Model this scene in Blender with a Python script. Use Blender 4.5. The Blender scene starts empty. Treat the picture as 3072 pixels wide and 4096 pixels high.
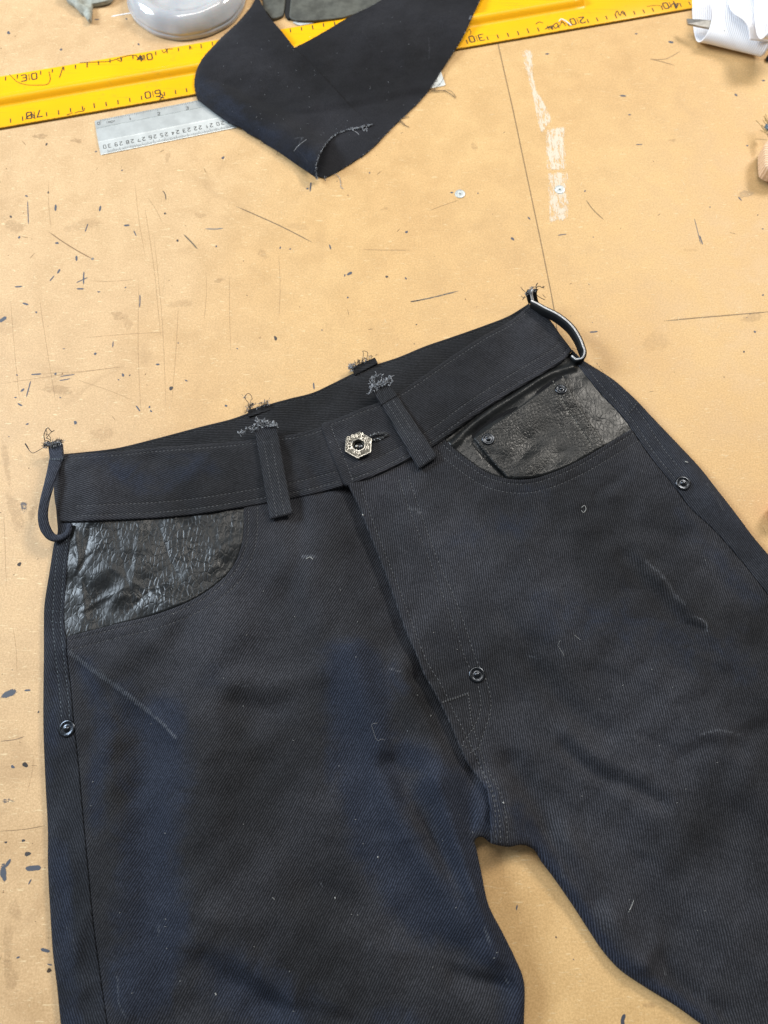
import bpy, math, random
import numpy as np
from mathutils import Vector
from mathutils.geometry import delaunay_2d_cdt

random.seed(7)
rng = np.random.default_rng(7)
C = bpy.context.scene.collection
SC = bpy.context.scene
MM = 0.001

# ------------------------------------------------------------------ camera
CAM_H, CAM_T, FOV = 0.525, math.radians(20.0), math.radians(67.0)
cam = bpy.data.cameras.new('camera')
cam.sensor_fit = 'VERTICAL'; cam.sensor_height = 24.0
cam.lens = 12.0 / math.tan(FOV / 2)
cam.clip_start = 0.01; cam.clip_end = 50
cam.dof.use_dof = True; cam.dof.focus_distance = 0.54; cam.dof.aperture_fstop = 5.0
camo = bpy.data.objects.new('camera', cam); C.objects.link(camo)
camo.location = (0, -CAM_H * math.tan(CAM_T), CAM_H); camo.rotation_euler = (CAM_T, 0, 0)
SC.camera = camo

# ------------------------------------------------------------------ light
w = bpy.data.worlds.new('World'); SC.world = w; w.use_nodes = True
bg = w.node_tree.nodes['Background']
bg.inputs[0].default_value = (0.90, 0.95, 1.0, 1); bg.inputs[1].default_value = 0.22

def area(name, loc, target, sx, sy, power, col):
    l = bpy.data.lights.new(name, 'AREA'); l.shape = 'RECTANGLE'; l.size = sx; l.size_y = sy
    l.energy = power; l.color = col
    o = bpy.data.objects.new(name, l); C.objects.link(o); o.location = loc
    d = Vector(target) - Vector(loc)
    o.rotation_euler = d.to_track_quat('-Z', 'Y').to_euler()
    return o
area('window_light', (-2.0, 0.75, 1.25), (0, 0, 0), 0.8, 0.7, 72, (0.76, 0.88, 1.0))
area('side_window_light', (1.6, 1.6, 1.9), (0, 0, 0), 0.7, 0.6, 55, (1.0, 0.94, 0.85))
ceil = area('ceiling_strip_light', (-0.05, 0.92, 2.1), (-0.05, 0.92, 0), 1.6, 0.42, 24, (1.0, 0.95, 0.88))
ceil.rotation_euler = (0, 0, math.radians(31))
SC.view_settings.view_transform = 'Standard'; SC.view_settings.look = 'None'
SC.view_settings.exposure = 0.0; SC.view_settings.gamma = 1.0

# ------------------------------------------------------------------ helpers: photo point -> place on the bench
F = 2048 / math.tan(FOV / 2)
CT, ST = math.cos(CAM_T), math.sin(CAM_T)
def bp(px, z=0.0):
    px = np.atleast_2d(np.asarray(px, float)); z = np.asarray(z, float)
    u = (px[:, 0] - 1536) / F; v = (px[:, 1] - 2048) / F
    dy = -v * CT + ST; dz = -v * ST - CT
    k = (CAM_H - z) / -dz
    return np.stack([u * k, -CAM_H * math.tan(CAM_T) + dy * k], 1)

def cr(pts, step=8.0):
    """smooth curve through the points"""
    p = np.asarray(pts, float)
    if len(p) < 3:
        n = max(2, int(np.linalg.norm(p[1] - p[0]) / step) + 1)
        return p[0] + (p[1] - p[0]) * np.linspace(0, 1, n)[:, None]
    q = np.vstack([2 * p[0] - p[1], p, 2 * p[-1] - p[-2]])
    out = []
    for i in range(1, len(q) - 2):
        a, b, c, d = q[i - 1:i + 3]
        n = max(2, int(np.linalg.norm(c - b) / step) + 1)
        la, lb, lc = [max(np.linalg.norm(t), 1e-6) ** 0.5 for t in (b - a, c - b, d - c)]
        m1 = (c - b) + lb * ((b - a) / la - (c - a) / (la + lb))
        m2 = (c - b) + lb * ((d - c) / lc - (d - b) / (lb + lc))
        t = np.linspace(0, 1, n, endpoint=False)[:, None]
        out.append((2*t**3 - 3*t**2 + 1) * b + (t**3 - 2*t**2 + t) * m1 + (-2*t**3 + 3*t**2) * c + (t**3 - t**2) * m2)
    out.append(p[-1:]); return np.vstack(out)

def path(*segs, step=8.0):
    out = []
    for s in segs:
        c = cr(s, step)
        if out and np.linalg.norm(out[-1][-1] - c[0]) < 1e-3: c = c[1:]
        out.append(c)
    r = np.vstack(out)
    if np.linalg.norm(r[0] - r[-1]) < 1e-3: r = r[:-1]
    return r

def resample(p, step, closed=False):
    q = np.vstack([p, p[:1]]) if closed else p
    L = np.r_[0, np.cumsum(np.linalg.norm(np.diff(q, axis=0), axis=1))]
    n = max(3 if closed else 1, int(round(L[-1] / step)))
    t = np.linspace(0, L[-1], n + 1)
    r = np.stack([np.interp(t, L, q[:, k]) for k in range(q.shape[1])], 1)
    return r[:-1] if closed else r

def segdist(P, A, B):
    """distance from points P to the polyline segments A-B; returns min distance"""
    out = np.empty(len(P)); 
    D = B - A; LL = np.maximum((D ** 2).sum(1), 1e-18)
    for i in range(0, len(P), 3000):
        q = P[i:i + 3000][:, None, :] - A[None]
        t = np.clip((q * D).sum(2) / LL, 0, 1)
        r = q - t[..., None] * D
        out[i:i + 3000] = np.sqrt((r ** 2).sum(2).min(1))
    return out
def linedist(P, line): return segdist(P, line[:-1], line[1:])
def gauss(P, line, w_, p=2.0):
    out = np.zeros(len(P)); r = 2.7 * w_ if p <= 2 else 2.0 * w_; lo = line.min(0) - r; hi = line.max(0) + r
    m = ((P > lo) & (P < hi)).all(1)
    if m.any(): out[m] = np.exp(-(linedist(P[m], line) / w_) ** p)
    return out
def inside(P, poly):
    A = poly; B = np.roll(poly, -1, 0); res = np.zeros(len(P), bool)
    for i in range(0, len(P), 3000):
        q = P[i:i + 3000]
        y = q[:, 1][:, None]; x = q[:, 0][:, None]
        c = (A[:, 1] > y) != (B[:, 1] > y)
        dy = np.where(B[:, 1] == A[:, 1], 1e-12, B[:, 1] - A[:, 1])
        xi = A[:, 0] + (y - A[:, 1]) * (B[:, 0] - A[:, 0]) / dy
        res[i:i + 3000] = (c & (x < xi)).sum(1) % 2 == 1
    return res
def sdf(P, poly):
    d = segdist(P, poly, np.roll(poly, -1, 0))
    return np.where(inside(P, poly), d, -d)

_nz = {}
def noise(P, wl, seed=0, n=14):
    k = (wl, seed)
    if k not in _nz:
        r = np.random.default_rng(1000 + seed)
        a = r.uniform(0, 2 * math.pi, n); f = 2 * math.pi / (wl * r.uniform(0.6, 1.7, n))
        _nz[k] = (np.cos(a) * f, np.sin(a) * f, r.uniform(0, 6.28, n))
    a, b, c = _nz[k]
    return np.sin(P[:, :1] * a + P[:, 1:2] * b + c).sum(1) / math.sqrt(n / 2) * 0.5
def sstep(x, a, b):
    t = np.clip((x - a) / (b - a), 0, 1); return t * t * (3 - 2 * t)

# ------------------------------------------------------------------ objects
def thing(name, label, cat, loc, group=None):
    o = bpy.data.objects.new(name, None); C.objects.link(o); o.empty_display_size = 0.02
    o.location = (loc[0], loc[1], loc[2]); o['label'] = label; o['category'] = cat
    if group: o['group'] = group
    return o
def wloc(o):
    v = Vector((0, 0, 0))
    while o is not None: v = v + Vector(o.location); o = o.parent
    return v
def mk(name, verts, faces, mat, parent=None, smooth=True, label=None, kind=None, attrs=None, mats=None, fmat=None, origin=None):
    """verts in world space; linked under its parent, or standing alone at origin"""
    verts = np.asarray(verts, float)
    off = np.array(wloc(parent)) if parent is not None else (np.array(origin) if origin is not None else np.zeros(3))
    me = bpy.data.meshes.new(name); me.from_pydata((verts - off).tolist(), [], [list(map(int, f)) for f in faces])
    if mats:
        for m in mats: me.materials.append(m)
        me.polygons.foreach_set('material_index', fmat)
    else: me.materials.append(mat)
    me.polygons.foreach_set('use_smooth', [smooth] * len(me.polygons))
    if attrs:
        for k, v in attrs.items():
            v = np.asarray(v, float)
            if v.ndim == 1:
                at = me.attributes.new(k, 'FLOAT', 'POINT'); at.data.foreach_set('value', v.ravel())
            else:
                at = me.attributes.new(k, 'FLOAT_COLOR', 'POINT'); at.data.foreach_set('color', v.ravel())
    me.update()
    o = bpy.data.objects.new(name, me); C.objects.link(o)
    if parent is not None: o.parent = parent
    else: o.location = tuple(off)
    if label: o['label'] = label
    if kind: o['kind'] = kind
    return o

class MB:
    def __init__(s): s.v = []; s.f = []; s.n = 0; s.a = {}
    def add(s, v, f, **attrs):
        v = np.asarray(v, float); s.v.append(v); s.f += [[i + s.n for i in q] for q in f]
        for k, x in attrs.items(): s.a.setdefault(k, []).append(np.asarray(x, float))
        s.n += len(v); return s
    def build(s, name, mat, parent=None, **k):
        at = {q: np.concatenate(x) for q, x in s.a.items()} if s.a else None
        return mk(name, np.vstack(s.v), s.f, mat, parent, attrs=at, **k)

def tube_vf(P, r, n=5, flat=1.0):
    P = np.asarray(P, float); m = len(P)
    r = np.broadcast_to(np.asarray(r, float), (m,))
    T = np.gradient(P, axis=0); T /= np.maximum(np.linalg.norm(T, axis=1), 1e-9)[:, None]
    U = np.cross(T, [0, 0, 1.0]); l = np.linalg.norm(U, axis=1)
    U = np.where(l[:, None] < 1e-3, [1.0, 0, 0], U / np.maximum(l, 1e-9)[:, None]); V = np.cross(U, T)
    a = np.arange(n) * 2 * math.pi / n
    v = P[:, None] + r[:, None, None] * (np.cos(a)[None, :, None] * U[:, None] + flat * np.sin(a)[None, :, None] * V[:, None])
    f = [[i * n + j, i * n + (j + 1) % n, (i + 1) * n + (j + 1) % n, (i + 1) * n + j] for i in range(m - 1) for j in range(n)]
    f.append(list(range(n))[::-1]); f.append([(m - 1) * n + j for j in range(n)])
    return v.reshape(-1, 3), f

def strip_vf(P, side, hw, up, ht, seg=2):
    """rounded flat band swept along P: half width hw along 'side', half thickness ht along 'up'"""
    P = np.asarray(P, float); m = len(P); hw = np.broadcast_to(hw, (m,)); ht = np.broadcast_to(ht, (m,))
    prof = []
    for sx, sy in ((1, 1), (-1, 1), (-1, -1), (1, -1)):
        a0 = math.atan2(sy, sx)
        for k in (-1, 0, 1): prof.append((sx, sy, a0 + k * math.pi / 4))
    v = []
    for i in range(m):
        r = min(hw[i], ht[i]) * 0.8
        for sx, sy, a in prof:
            x = sx * (hw[i] - r) + r * math.cos(a); y = sy * (ht[i] - r) + r * math.sin(a)
            v.append(P[i] + side[i] * x + up[i] * y)
    n = len(prof)
    f = [[i * n + j, i * n + (j + 1) % n, (i + 1) * n + (j + 1) % n, (i + 1) * n + j] for i in range(m - 1) for j in range(n)]
    f.append(list(range(n))[::-1]); f.append([(m - 1) * n + j for j in range(n)])
    return np.array(v), f

def lift(pxs, hf, it=4):
    """photo points -> world xy on the surface z = hf(xy)"""
    z = np.full(len(pxs), 0.008)
    for _ in range(it):
        p = bp(pxs, z); z = hf(p)
    return bp(pxs, z)

def patch(name, pxs, hf, off, parent, mat, pitch=1.5, skirt=1.6, rnd=0.8, rows=(), dip=0.35, attrf=None, label=None, drop=None, world=False, kind=None):
    """a piece of cloth: outline from the photo laid on the height field hf (+off mm), rounded edge, real thickness"""
    off_ = off * MM; full = lambda P: hf(P) + off_
    poly = pxs if world else lift(pxs, full)
    poly = resample(poly, max(0.9, pitch * 0.8) * MM, True)
    area2 = np.sum(poly[:, 0] * np.roll(poly[:, 1], -1) - np.roll(poly[:, 0], -1) * poly[:, 1])
    if area2 < 0: poly = poly[::-1]
    T = np.roll(poly, -1, 0) - np.roll(poly, 1, 0); T /= np.maximum(np.linalg.norm(T, axis=1), 1e-9)[:, None]
    N = np.stack([-T[:, 1], T[:, 0]], 1)
    r = rnd * MM
    extra = []
    for d in (0.25, 0.6, 1.05, 1.9):
        q = poly + N * d * r
        q = q[sdf(q, poly) > 0.85 * d * r]; extra.append(q)
    rowl = []
    for line in rows:
        lw = line
        rowl.append(lw)
        Tl = np.gradient(lw, axis=0); Tl /= np.maximum(np.linalg.norm(Tl, axis=1), 1e-9)[:, None]
        Nl = np.stack([-Tl[:, 1], Tl[:, 0]], 1)
        for o_ in (-1.1, -0.5, 0, 0.5, 1.1): extra.append(resample(lw, 1.2 * MM) if o_ == 0 else resample(lw + Nl * o_ * MM, 1.2 * MM))
    ex = np.vstack(extra); 
    ex = ex[sdf(ex, poly) > 0.2 * r]
    x0, y0 = poly.min(0); x1, y1 = poly.max(0); s = pitch * MM
    gx, gy = np.meshgrid(np.arange(x0, x1, s), np.arange(y0, y1, s * 0.866))
    gx[1::2] += s / 2; g = np.stack([gx.ravel(), gy.ravel()], 1)
    g += rng.uniform(-.12, .12, g.shape) * s
    g = g[sdf(g, poly) > 2.2 * r + 0.3 * s]
    for lw in rowl:
        if len(g): g = g[gauss(g, lw, 1.6 * MM) < .36]
    allp = np.vstack([poly, ex, g]); nb = len(poly)
    vs, es, fs, ov, oe, of = delaunay_2d_cdt([Vector(p) for p in allp.tolist()], [], [list(range(nb))], 1, 1e-7)
    V = np.array([tuple(v) for v in vs]); d = np.maximum(segdist(V, poly, np.roll(poly, -1, 0)), 0)
    z = full(V) - r * (1 - np.sqrt(np.clip(1 - (1 - np.minimum(d / r, 1)) ** 2, 0, 1)))
    if drop is not None: z = z + drop(V) * MM
    for lw in rowl: z = z - dip * MM * gauss(V, lw, 0.75 * MM)
    z = np.maximum(z, (0.4 + max(0, off + 1.5) * .5) * MM)
    V3 = np.column_stack([V, z])
    inv = {}
    for i, o in enumerate(ov):
        for k in o:
            if k < nb: inv[k] = i
    loop = [inv[k] for k in range(nb) if k in inv]
    n0 = len(V3); low = V3[loop].copy(); low[:, 2] = np.maximum(low[:, 2] - skirt * MM, 0.0002)
    cen = low[:, :2] + (N[[k for k in range(nb) if k in inv]]) * 0.15 * MM
    low[:, :2] = cen
    F_ = [list(f) for f in fs]; m = len(loop)
    for i in range(m): F_.append([loop[i], n0 + i, n0 + (i + 1) % m, loop[(i + 1) % m]])
    A3 = np.vstack([V3, low])
    at = attrf(A3[:, :2]) if attrf else None
    return mk(name, A3, F_, mat, parent, attrs=at, label=label, kind=kind)

# ------------------------------------------------------------------ materials
def newmat(name):
    m = bpy.data.materials.new(name); m.use_nodes = True; nt = m.node_tree
    return m, nt, nt.nodes['Principled BSDF']
class NT:
    def __init__(s, nt): s.nt = nt
    def n(s, t, **k):
        x = s.nt.nodes.new(t)
        for a, b in k.items(): setattr(x, a, b)
        return x
    def l(s, a, b): s.nt.links.new(a, b)
    def val(s, sock, v):
        if isinstance(v, (int, float)): sock.default_value = v
        else: s.l(v, sock)
    def m(s, op, a, b=0.0, c=None, clamp=False):
        x = s.n('ShaderNodeMath', operation=op); x.use_clamp = clamp; s.val(x.inputs[0], a); s.val(x.inputs[1], b)
        if c is not None: s.val(x.inputs[2], c)
        return x.outputs[0]
    def noise(s, scale, detail=2.0, rough=0.5, vec=None, dist=0.0):
        x = s.n('ShaderNodeTexNoise'); x.inputs['Scale'].default_value = scale; x.inputs['Detail'].default_value = detail
        x.inputs['Roughness'].default_value = rough; x.inputs['Distortion'].default_value = dist
        if vec is not None: s.l(vec, x.inputs['Vector'])
        return x.outputs['Fac']
    def ramp(s, v, a, b, c=0.0, d=1.0):
        x = s.n('ShaderNodeMapRange'); x.interpolation_type = 'SMOOTHSTEP'
        s.val(x.inputs[0], v); x.inputs[1].default_value = a; x.inputs[2].default_value = b; x.inputs[3].default_value = c; x.inputs[4].default_value = d
        return x.outputs[0]
    def mix(s, f, a, b, blend='MIX'):
        x = s.n('ShaderNodeMix', data_type='RGBA', blend_type=blend); s.val(x.inputs[0], f)
        for i, q in ((6, a), (7, b)):
            if isinstance(q, tuple): x.inputs[i].default_value = q + (1,) if len(q) == 3 else q
            else: s.l(q, x.inputs[i])
        return x.outputs[2]
    def pos(s): return s.n('ShaderNodeTexCoord').outputs['Object']
    def mapv(s, v, rot=0.0, sc=(1, 1, 1)):
        x = s.n('ShaderNodeMapping'); x.inputs['Rotation'].default_value = (0, 0, rot); x.inputs['Scale'].default_value = sc
        s.l(v, x.inputs['Vector']); return x.outputs[0]
    def attr(s, name, out='Fac'):
        x = s.n('ShaderNodeAttribute', attribute_name=name); return x.outputs[out]
    def bump(s, h, strength, dist, normal=None):
        x = s.n('ShaderNodeBump'); x.inputs['Strength'].default_value = strength; x.inputs['Distance'].default_value = dist
        s.l(h, x.inputs['Height'])
        if normal is not None: s.l(normal, x.inputs['Normal'])
        return x.outputs[0]

def denim(name, ang, period=1.45, c_lo=(.0078, .0080, .0092), c_hi=(.050, .051, .057), bump=0.6, tint=None):
    m, nt, b = newmat(name); g = NT(nt); P = g.pos()
    R = g.mapv(P, rot=math.radians(-ang))
    sep = g.n('ShaderNodeSeparateXYZ'); g.l(R, sep.inputs[0])
    warp = g.m('MULTIPLY', g.noise(70, 2, vec=P), 0.0022)
    y = g.m('ADD', sep.outputs['Y'], warp)
    wv = g.m('SINE', g.m('MULTIPLY', y, 2 * math.pi / (period * MM)))
    wv = g.m('MULTIPLY_ADD', wv, 0.5, 0.5)
    yarn = g.noise(1.0, 1.0, vec=g.mapv(R, sc=(650, 1700, 800)))
    fine = g.noise(2600, 1.0, vec=P)
    t = g.m('MULTIPLY', wv, g.ramp(yarn, 0.25, 0.7, 0.35, 1.0))
    t = g.m('ADD', t, g.m('MULTIPLY', g.m('SUBTRACT', fine, 0.5), 0.55), clamp=True)
    col = g.mix(t, c_lo, c_hi)
    mott = g.noise(26, 5, 0.6, vec=P, dist=0.4)
    col = g.mix(1.0, col, g.mix(g.ramp(mott, 0.30, 0.72), (.84, .84, .85), (1.16, 1.15, 1.14)), 'MULTIPLY')
    col = g.mix(1.0, col, g.mix(g.ramp(g.noise(9, 3, 0.5, vec=P), 0.33, 0.67), (.72, .72, .72), (1.40, 1.42, 1.50)), 'MULTIPLY')
    # navy patches: cool light on the cloth painted into the denim colour
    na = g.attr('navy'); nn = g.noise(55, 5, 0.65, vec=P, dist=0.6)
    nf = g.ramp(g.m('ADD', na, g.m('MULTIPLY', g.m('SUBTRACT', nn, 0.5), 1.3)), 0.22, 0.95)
    sheen_col = g.mix(t, (.0062, .0084, .0150), (.040, .051, .082))
    col = g.mix(g.m('MULTIPLY', nf, 0.74), col, sheen_col)
    # pale abrasion on the creases
    wa = g.attr('wear'); wn = g.noise(420, 3, 0.6, vec=P)
    wf = g.m('MULTIPLY', g.ramp(g.m('ADD', wa, g.m('MULTIPLY', g.m('SUBTRACT', wn, 0.5), 0.9)), 0.45, 1.05), t)
    col = g.mix(g.m('MULTIPLY', wf, 0.75), col, (.16, .17, .19))
    # lint
    vo = g.n('ShaderNodeTexVoronoi'); vo.inputs['Scale'].default_value = 95; g.l(P, vo.inputs['Vector'])
    sp = g.m('LESS_THAN', vo.outputs['Distance'], 0.028)
    rsel = g.n('ShaderNodeSeparateColor'); g.l(vo.outputs['Color'], rsel.inputs[0])
    sp = g.m('MULTIPLY', sp, g.m('GREATER_THAN', rsel.outputs[0], 0.82))
    col = g.mix(g.m('MULTIPLY', sp, 0.6), col, (.30, .31, .33))
    g.l(col, b.inputs['Base Color'])
    b.inputs['Roughness'].default_value = 0.85; b.inputs['Specular IOR Level'].default_value = 0.13
    b.inputs['Sheen Weight'].default_value = 0.02; b.inputs['Sheen Roughness'].default_value = 0.5
    h = g.m('ADD', wv, g.m('MULTIPLY', fine, 0.8))
    n1 = g.bump(g.noise(130, 3, 0.55, vec=P), 0.35, 0.0009)
    g.l(g.bump(h, bump, 0.00028, n1), b.inputs['Normal'])
    return m

def leather(name, base=(.0065, .0072, .0078), rough=0.33, scale=300, stretch=(1.0, 1.0), rot=0.0, big=0.8, peb=.00015):
    m, nt, b = newmat(name); g = NT(nt); P = g.pos()
    W = g.n('ShaderNodeVectorMath', operation='ADD'); g.l(P, W.inputs[0])
    nz = g.n('ShaderNodeTexNoise'); nz.inputs['Scale'].default_value = 60; g.l(P, nz.inputs['Vector'])
    sc_ = g.n('ShaderNodeVectorMath', operation='SCALE'); g.l(nz.outputs['Color'], sc_.inputs[0]); sc_.inputs['Scale'].default_value = 0.0018
    g.l(sc_.outputs[0], W.inputs[1]); Q = g.mapv(W.outputs[0], rot=rot, sc=(stretch[0], stretch[1], 1))
    def vor(s):
        v = g.n('ShaderNodeTexVoronoi', feature='DISTANCE_TO_EDGE'); v.inputs['Scale'].default_value = s; g.l(Q, v.inputs['Vector'])
        return g.ramp(v.outputs['Distance'], 0.0, 0.20)
    h1 = vor(scale); h2 = vor(scale * 0.42)
    area_ = g.ramp(g.noise(34, 3, vec=P), 0.36, 0.62)
    h = g.m('ADD', g.m('MULTIPLY', h1, g.m('MULTIPLY_ADD', area_, 0.6, 0.5)), g.m('MULTIPLY', h2, 0.6))
    big_ = g.noise(42, 3, 0.5, vec=Q, dist=0.3)
    n1 = g.bump(big_, big * .22, 0.0020)
    g.l(g.bump(h, 0.75, peb, n1), b.inputs['Normal'])
    col = g.mix(g.ramp(g.noise(30, 3, vec=P), 0.3, 0.7), base, tuple(x * 1.7 for x in base))
    col = g.mix(g.m('MULTIPLY', g.m('SUBTRACT', 1.0, h1), 0.25), col, (.020, .021, .020))
    g.l(col, b.inputs['Base Color'])
    r = g.ramp(g.noise(48, 4, vec=P), 0.3, 0.7, rough + 0.0, rough + 0.13)
    g.l(r, b.inputs['Roughness']); b.inputs['Specular IOR Level'].default_value = 0.30
    return m

def plain(name, col, rough=0.6, metal=0.0, spec=0.5, bump=0.0, bscale=300, bdist=0.0003, var=0.0, vscale=60, aniso=0.0):
    m, nt, b = newmat(name); g = NT(nt); P = g.pos()
    b.inputs['Roughness'].default_value = rough; b.inputs['Metallic'].default_value = metal; b.inputs['Specular IOR Level'].default_value = spec
    if var:
        c = g.mix(g.ramp(g.noise(vscale, 5, 0.6, vec=P), 0.3, 0.7), tuple(x * (1 - var) for x in col), tuple(min(1, x * (1 + var)) for x in col)); g.l(c, b.inputs['Base Color'])
    else: b.inputs['Base Color'].default_value = col + (1,)
    if bump: g.l(g.bump(g.noise(bscale, 3, vec=P), bump, bdist), b.inputs['Normal'])
    return m

def mdf():
    m, nt, b = newmat('mdf_board'); g = NT(nt); P = g.pos()
    base = (.60, .405, .190)
    big = g.noise(5.5, 5, 0.6, vec=P); mid = g.noise(38, 5, 0.65, vec=P, dist=0.3); fine = g.noise(820, 3, 0.7, vec=P)
    col = g.mix(g.ramp(big, 0.3, 0.7), (.640, .420, .190), (.595, .375, .165))
    # left side paler: cool window sheen painted in; mask also places the wear, boundary wanders
    sep = g.n('ShaderNodeSeparateXYZ'); g.l(P, sep.inputs[0])
    worn_and_sheen = g.ramp(g.m('ADD', sep.outputs['X'], g.m('MULTIPLY', g.m('SUBTRACT', big, 0.5), 0.25)), -0.22, -0.02, 1.0, 0.0)
    col = g.mix(g.m('MULTIPLY', worn_and_sheen, 0.55), col, (.585, .415, .255))
    col = g.mix(1.0, col, g.mix(g.ramp(mid, 0.28, 0.72), (.93, .915, .895), (1.05, 1.05, 1.05)), 'MULTIPLY')
    col = g.mix(1.0, col, g.mix(g.ramp(fine, 0.3, 0.7), (.84, .82, .78), (1.11, 1.12, 1.14)), 'MULTIPLY')
    # pale fibres in the board
    def fibres(rot, sc, thr, seed):
        q = g.mapv(P, rot=rot, sc=sc)
        mv = g.n('ShaderNodeVectorMath', operation='ADD'); g.l(q, mv.inputs[0]); mv.inputs[1].default_value = (seed, seed * 2.3, 0)
        v = g.noise(1.0, 1.5, 0.5, vec=mv.outputs[0], dist=0.8)
        return g.ramp(v, thr, thr + 0.07)
    f1 = g.m('MAXIMUM', fibres(0.5, (160, 900, 1), 0.67, 3.1), fibres(1.9, (170, 980, 1), 0.68, 9.7))
    f2 = fibres(2.6, (110, 700, 1), 0.69, 17.0)
    fib = g.m('MAXIMUM', f1, f2)
    col = g.mix(g.m('MULTIPLY', fib, g.m('MULTIPLY_ADD', worn_and_sheen, 0.3, 0.45)), col, (.80, .63, .37))
    # fine dark scratches up the worn side
    scr = g.m('MULTIPLY', g.m('MAXIMUM', fibres(0.06, (900, 22, 1), 0.70, 5.5), fibres(1.35, (700, 26, 1), 0.715, 2.2)), g.m('MULTIPLY_ADD', worn_and_sheen, 0.85, 0.12))
    col = g.mix(g.m('MULTIPLY', scr, 0.25), col, (.36, .23, .10))
    # brown scuffs and grime
    st = g.m('MULTIPLY', g.ramp(g.noise(13, 7, 0.72, vec=P, dist=1.0), 0.52, 0.74), g.m('MULTIPLY_ADD', worn_and_sheen, 0.30, 0.13))
    col = g.mix(st, col, (.33, .20, .095))
    # dark specks
    vo = g.n('ShaderNodeTexVoronoi'); vo.inputs['Scale'].default_value = 120; g.l(P, vo.inputs['Vector'])
    cs = g.n('ShaderNodeSeparateColor'); g.l(vo.outputs['Color'], cs.inputs[0])
    sp = g.m('MULTIPLY', g.m('LESS_THAN', vo.outputs['Distance'], g.m('MULTIPLY', cs.outputs[1], 0.075)), g.m('GREATER_THAN', cs.outputs[0], 0.80))
    col = g.mix(g.m('MULTIPLY', sp, 0.6), col, (.20, .125, .055))
    g.l(col, b.inputs['Base Color'])
    g.l(g.ramp(mid, 0.3, 0.7, 0.46, 0.62), b.inputs['Roughness']); b.inputs['Specular IOR Level'].default_value = 0.42
    h = g.m('ADD', fine, g.m('SUBTRACT', g.m('MULTIPLY', fib, 0.5), g.m('MULTIPLY', scr, 1.2)))
    g.l(g.bump(h, 0.35, 0.00025), b.inputs['Normal'])
    return m

def decalmat(name='surface_marks', sc=(1, 1, 1)):
    m, nt, b = newmat(name); g = NT(nt); P = g.mapv(g.pos(), rot=-.05, sc=sc)
    n = g.noise(1500, 3, 0.65, vec=P); n2 = g.noise(330, 3, 0.6, vec=P)
    nn = g.m('ADD', g.m('MULTIPLY', g.m('SUBTRACT', n, 0.5), 1.0), g.m('MULTIPLY', g.m('SUBTRACT', n2, 0.5), 1.2))
    a = g.m('MULTIPLY', g.ramp(g.m('ADD', g.attr('a'), nn), 0.28, 0.56), g.attr('op'))
    g.l(g.attr('col', 'Color'), b.inputs['Base Color']); b.inputs['Roughness'].default_value = 0.6
    g.l(a, b.inputs['Alpha']); return m

M_DL = denim('denim_left_leg', 62)
M_DR = denim('denim_right_leg', 97)
M_DWL = denim('denim_waistband_left', -22, 1.35, c_lo=(.0070, .0072, .0082), c_hi=(.044, .045, .050))
M_DWR = denim('denim_waistband_right', 30, 1.35, c_lo=(.0070, .0072, .0082), c_hi=(.044, .045, .050))
M_DIN = denim('denim_waistband_inside', 2, 1.35, c_lo=(.0065, .0067, .0072), c_hi=(.038, .039, .042))
M_DS = denim('denim_side', 118, 1.45, c_lo=(.0070, .0078, .0100), c_hi=(.040, .044, .053))
M_DLP = denim('denim_belt_loop', -60, 1.3, c_lo=(.009, .0095, .011), c_hi=(.056, .059, .066), bump=0.8)
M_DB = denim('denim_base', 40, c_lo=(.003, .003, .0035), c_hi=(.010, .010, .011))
M_LL = leather('leather_pocket_left', rough=0.29, scale=330, stretch=(1.0, .55), rot=0.5, big=0.4, peb=.00017)
M_LR = leather('leather_pocket_right', rough=0.31, scale=340, stretch=(1.0, .6), rot=-0.6, big=0.5, peb=.00012)
M_LC = leather('leather_coin_pocket', base=(.0075, .0080, .0082), rough=0.30, scale=400, big=0.45, peb=.00016)
M_ST = plain('stitch_thread', (.100, .102, .106), 0.7, var=0.5, vscale=260)
M_STB = plain('stitch_thread_blue', (.11, .135, .16), 0.7, var=0.4, vscale=260)
M_TH = plain('dark_thread', (.014, .016, .021), 0.8)
M_TL = plain('frayed_cotton', (.33, .345, .37), 0.9, var=0.6, vscale=700)
M_GUN = plain('gunmetal', (.055, .060, .068), 0.24, 1.0, bump=0.15, bscale=900)
M_SIL = plain('antique_silver', (.40, .385, .345), 0.34, 1.0, bump=0.5, bscale=800, bdist=0.0003, var=0.35, vscale=500)
M_SILD = plain('tarnished_recess', (.13, .12, .10), 0.55, 1.0, bump=0.8, bscale=900, var=0.5, vscale=600)
M_MDF = mdf(); M_DEC = decalmat()
M_HOLE = plain('dark_hole', (.006, .006, .006), 0.9)
M_INK = plain('black_print', (.014, .013, .011), 0.6, var=0.4, vscale=900)
M_YEL = None

# ------------------------------------------------------------------ workbench top
E_T = bp([[1536, 2048]])[0]
top = thing('worktop', 'worn tan fibreboard workbench top with dark pen marks, scratches and two screws, under everything', 'worktop', (0, 0, 0))
sx0, sx1, sy0, sy1, th = -0.75, 0.75, -0.65, 0.75, 0.018
v = [(x, y, z) for z in (0, -th) for x, y in ((sx0, sy0), (sx1, sy0), (sx1, sy1), (sx0, sy1))]
mk('board', v, [(0, 1, 2, 3), (7, 6, 5, 4), (0, 4, 5, 1), (1, 5, 6, 2), (2, 6, 7, 3), (3, 7, 4, 0)], M_MDF, top, smooth=False)

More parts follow.
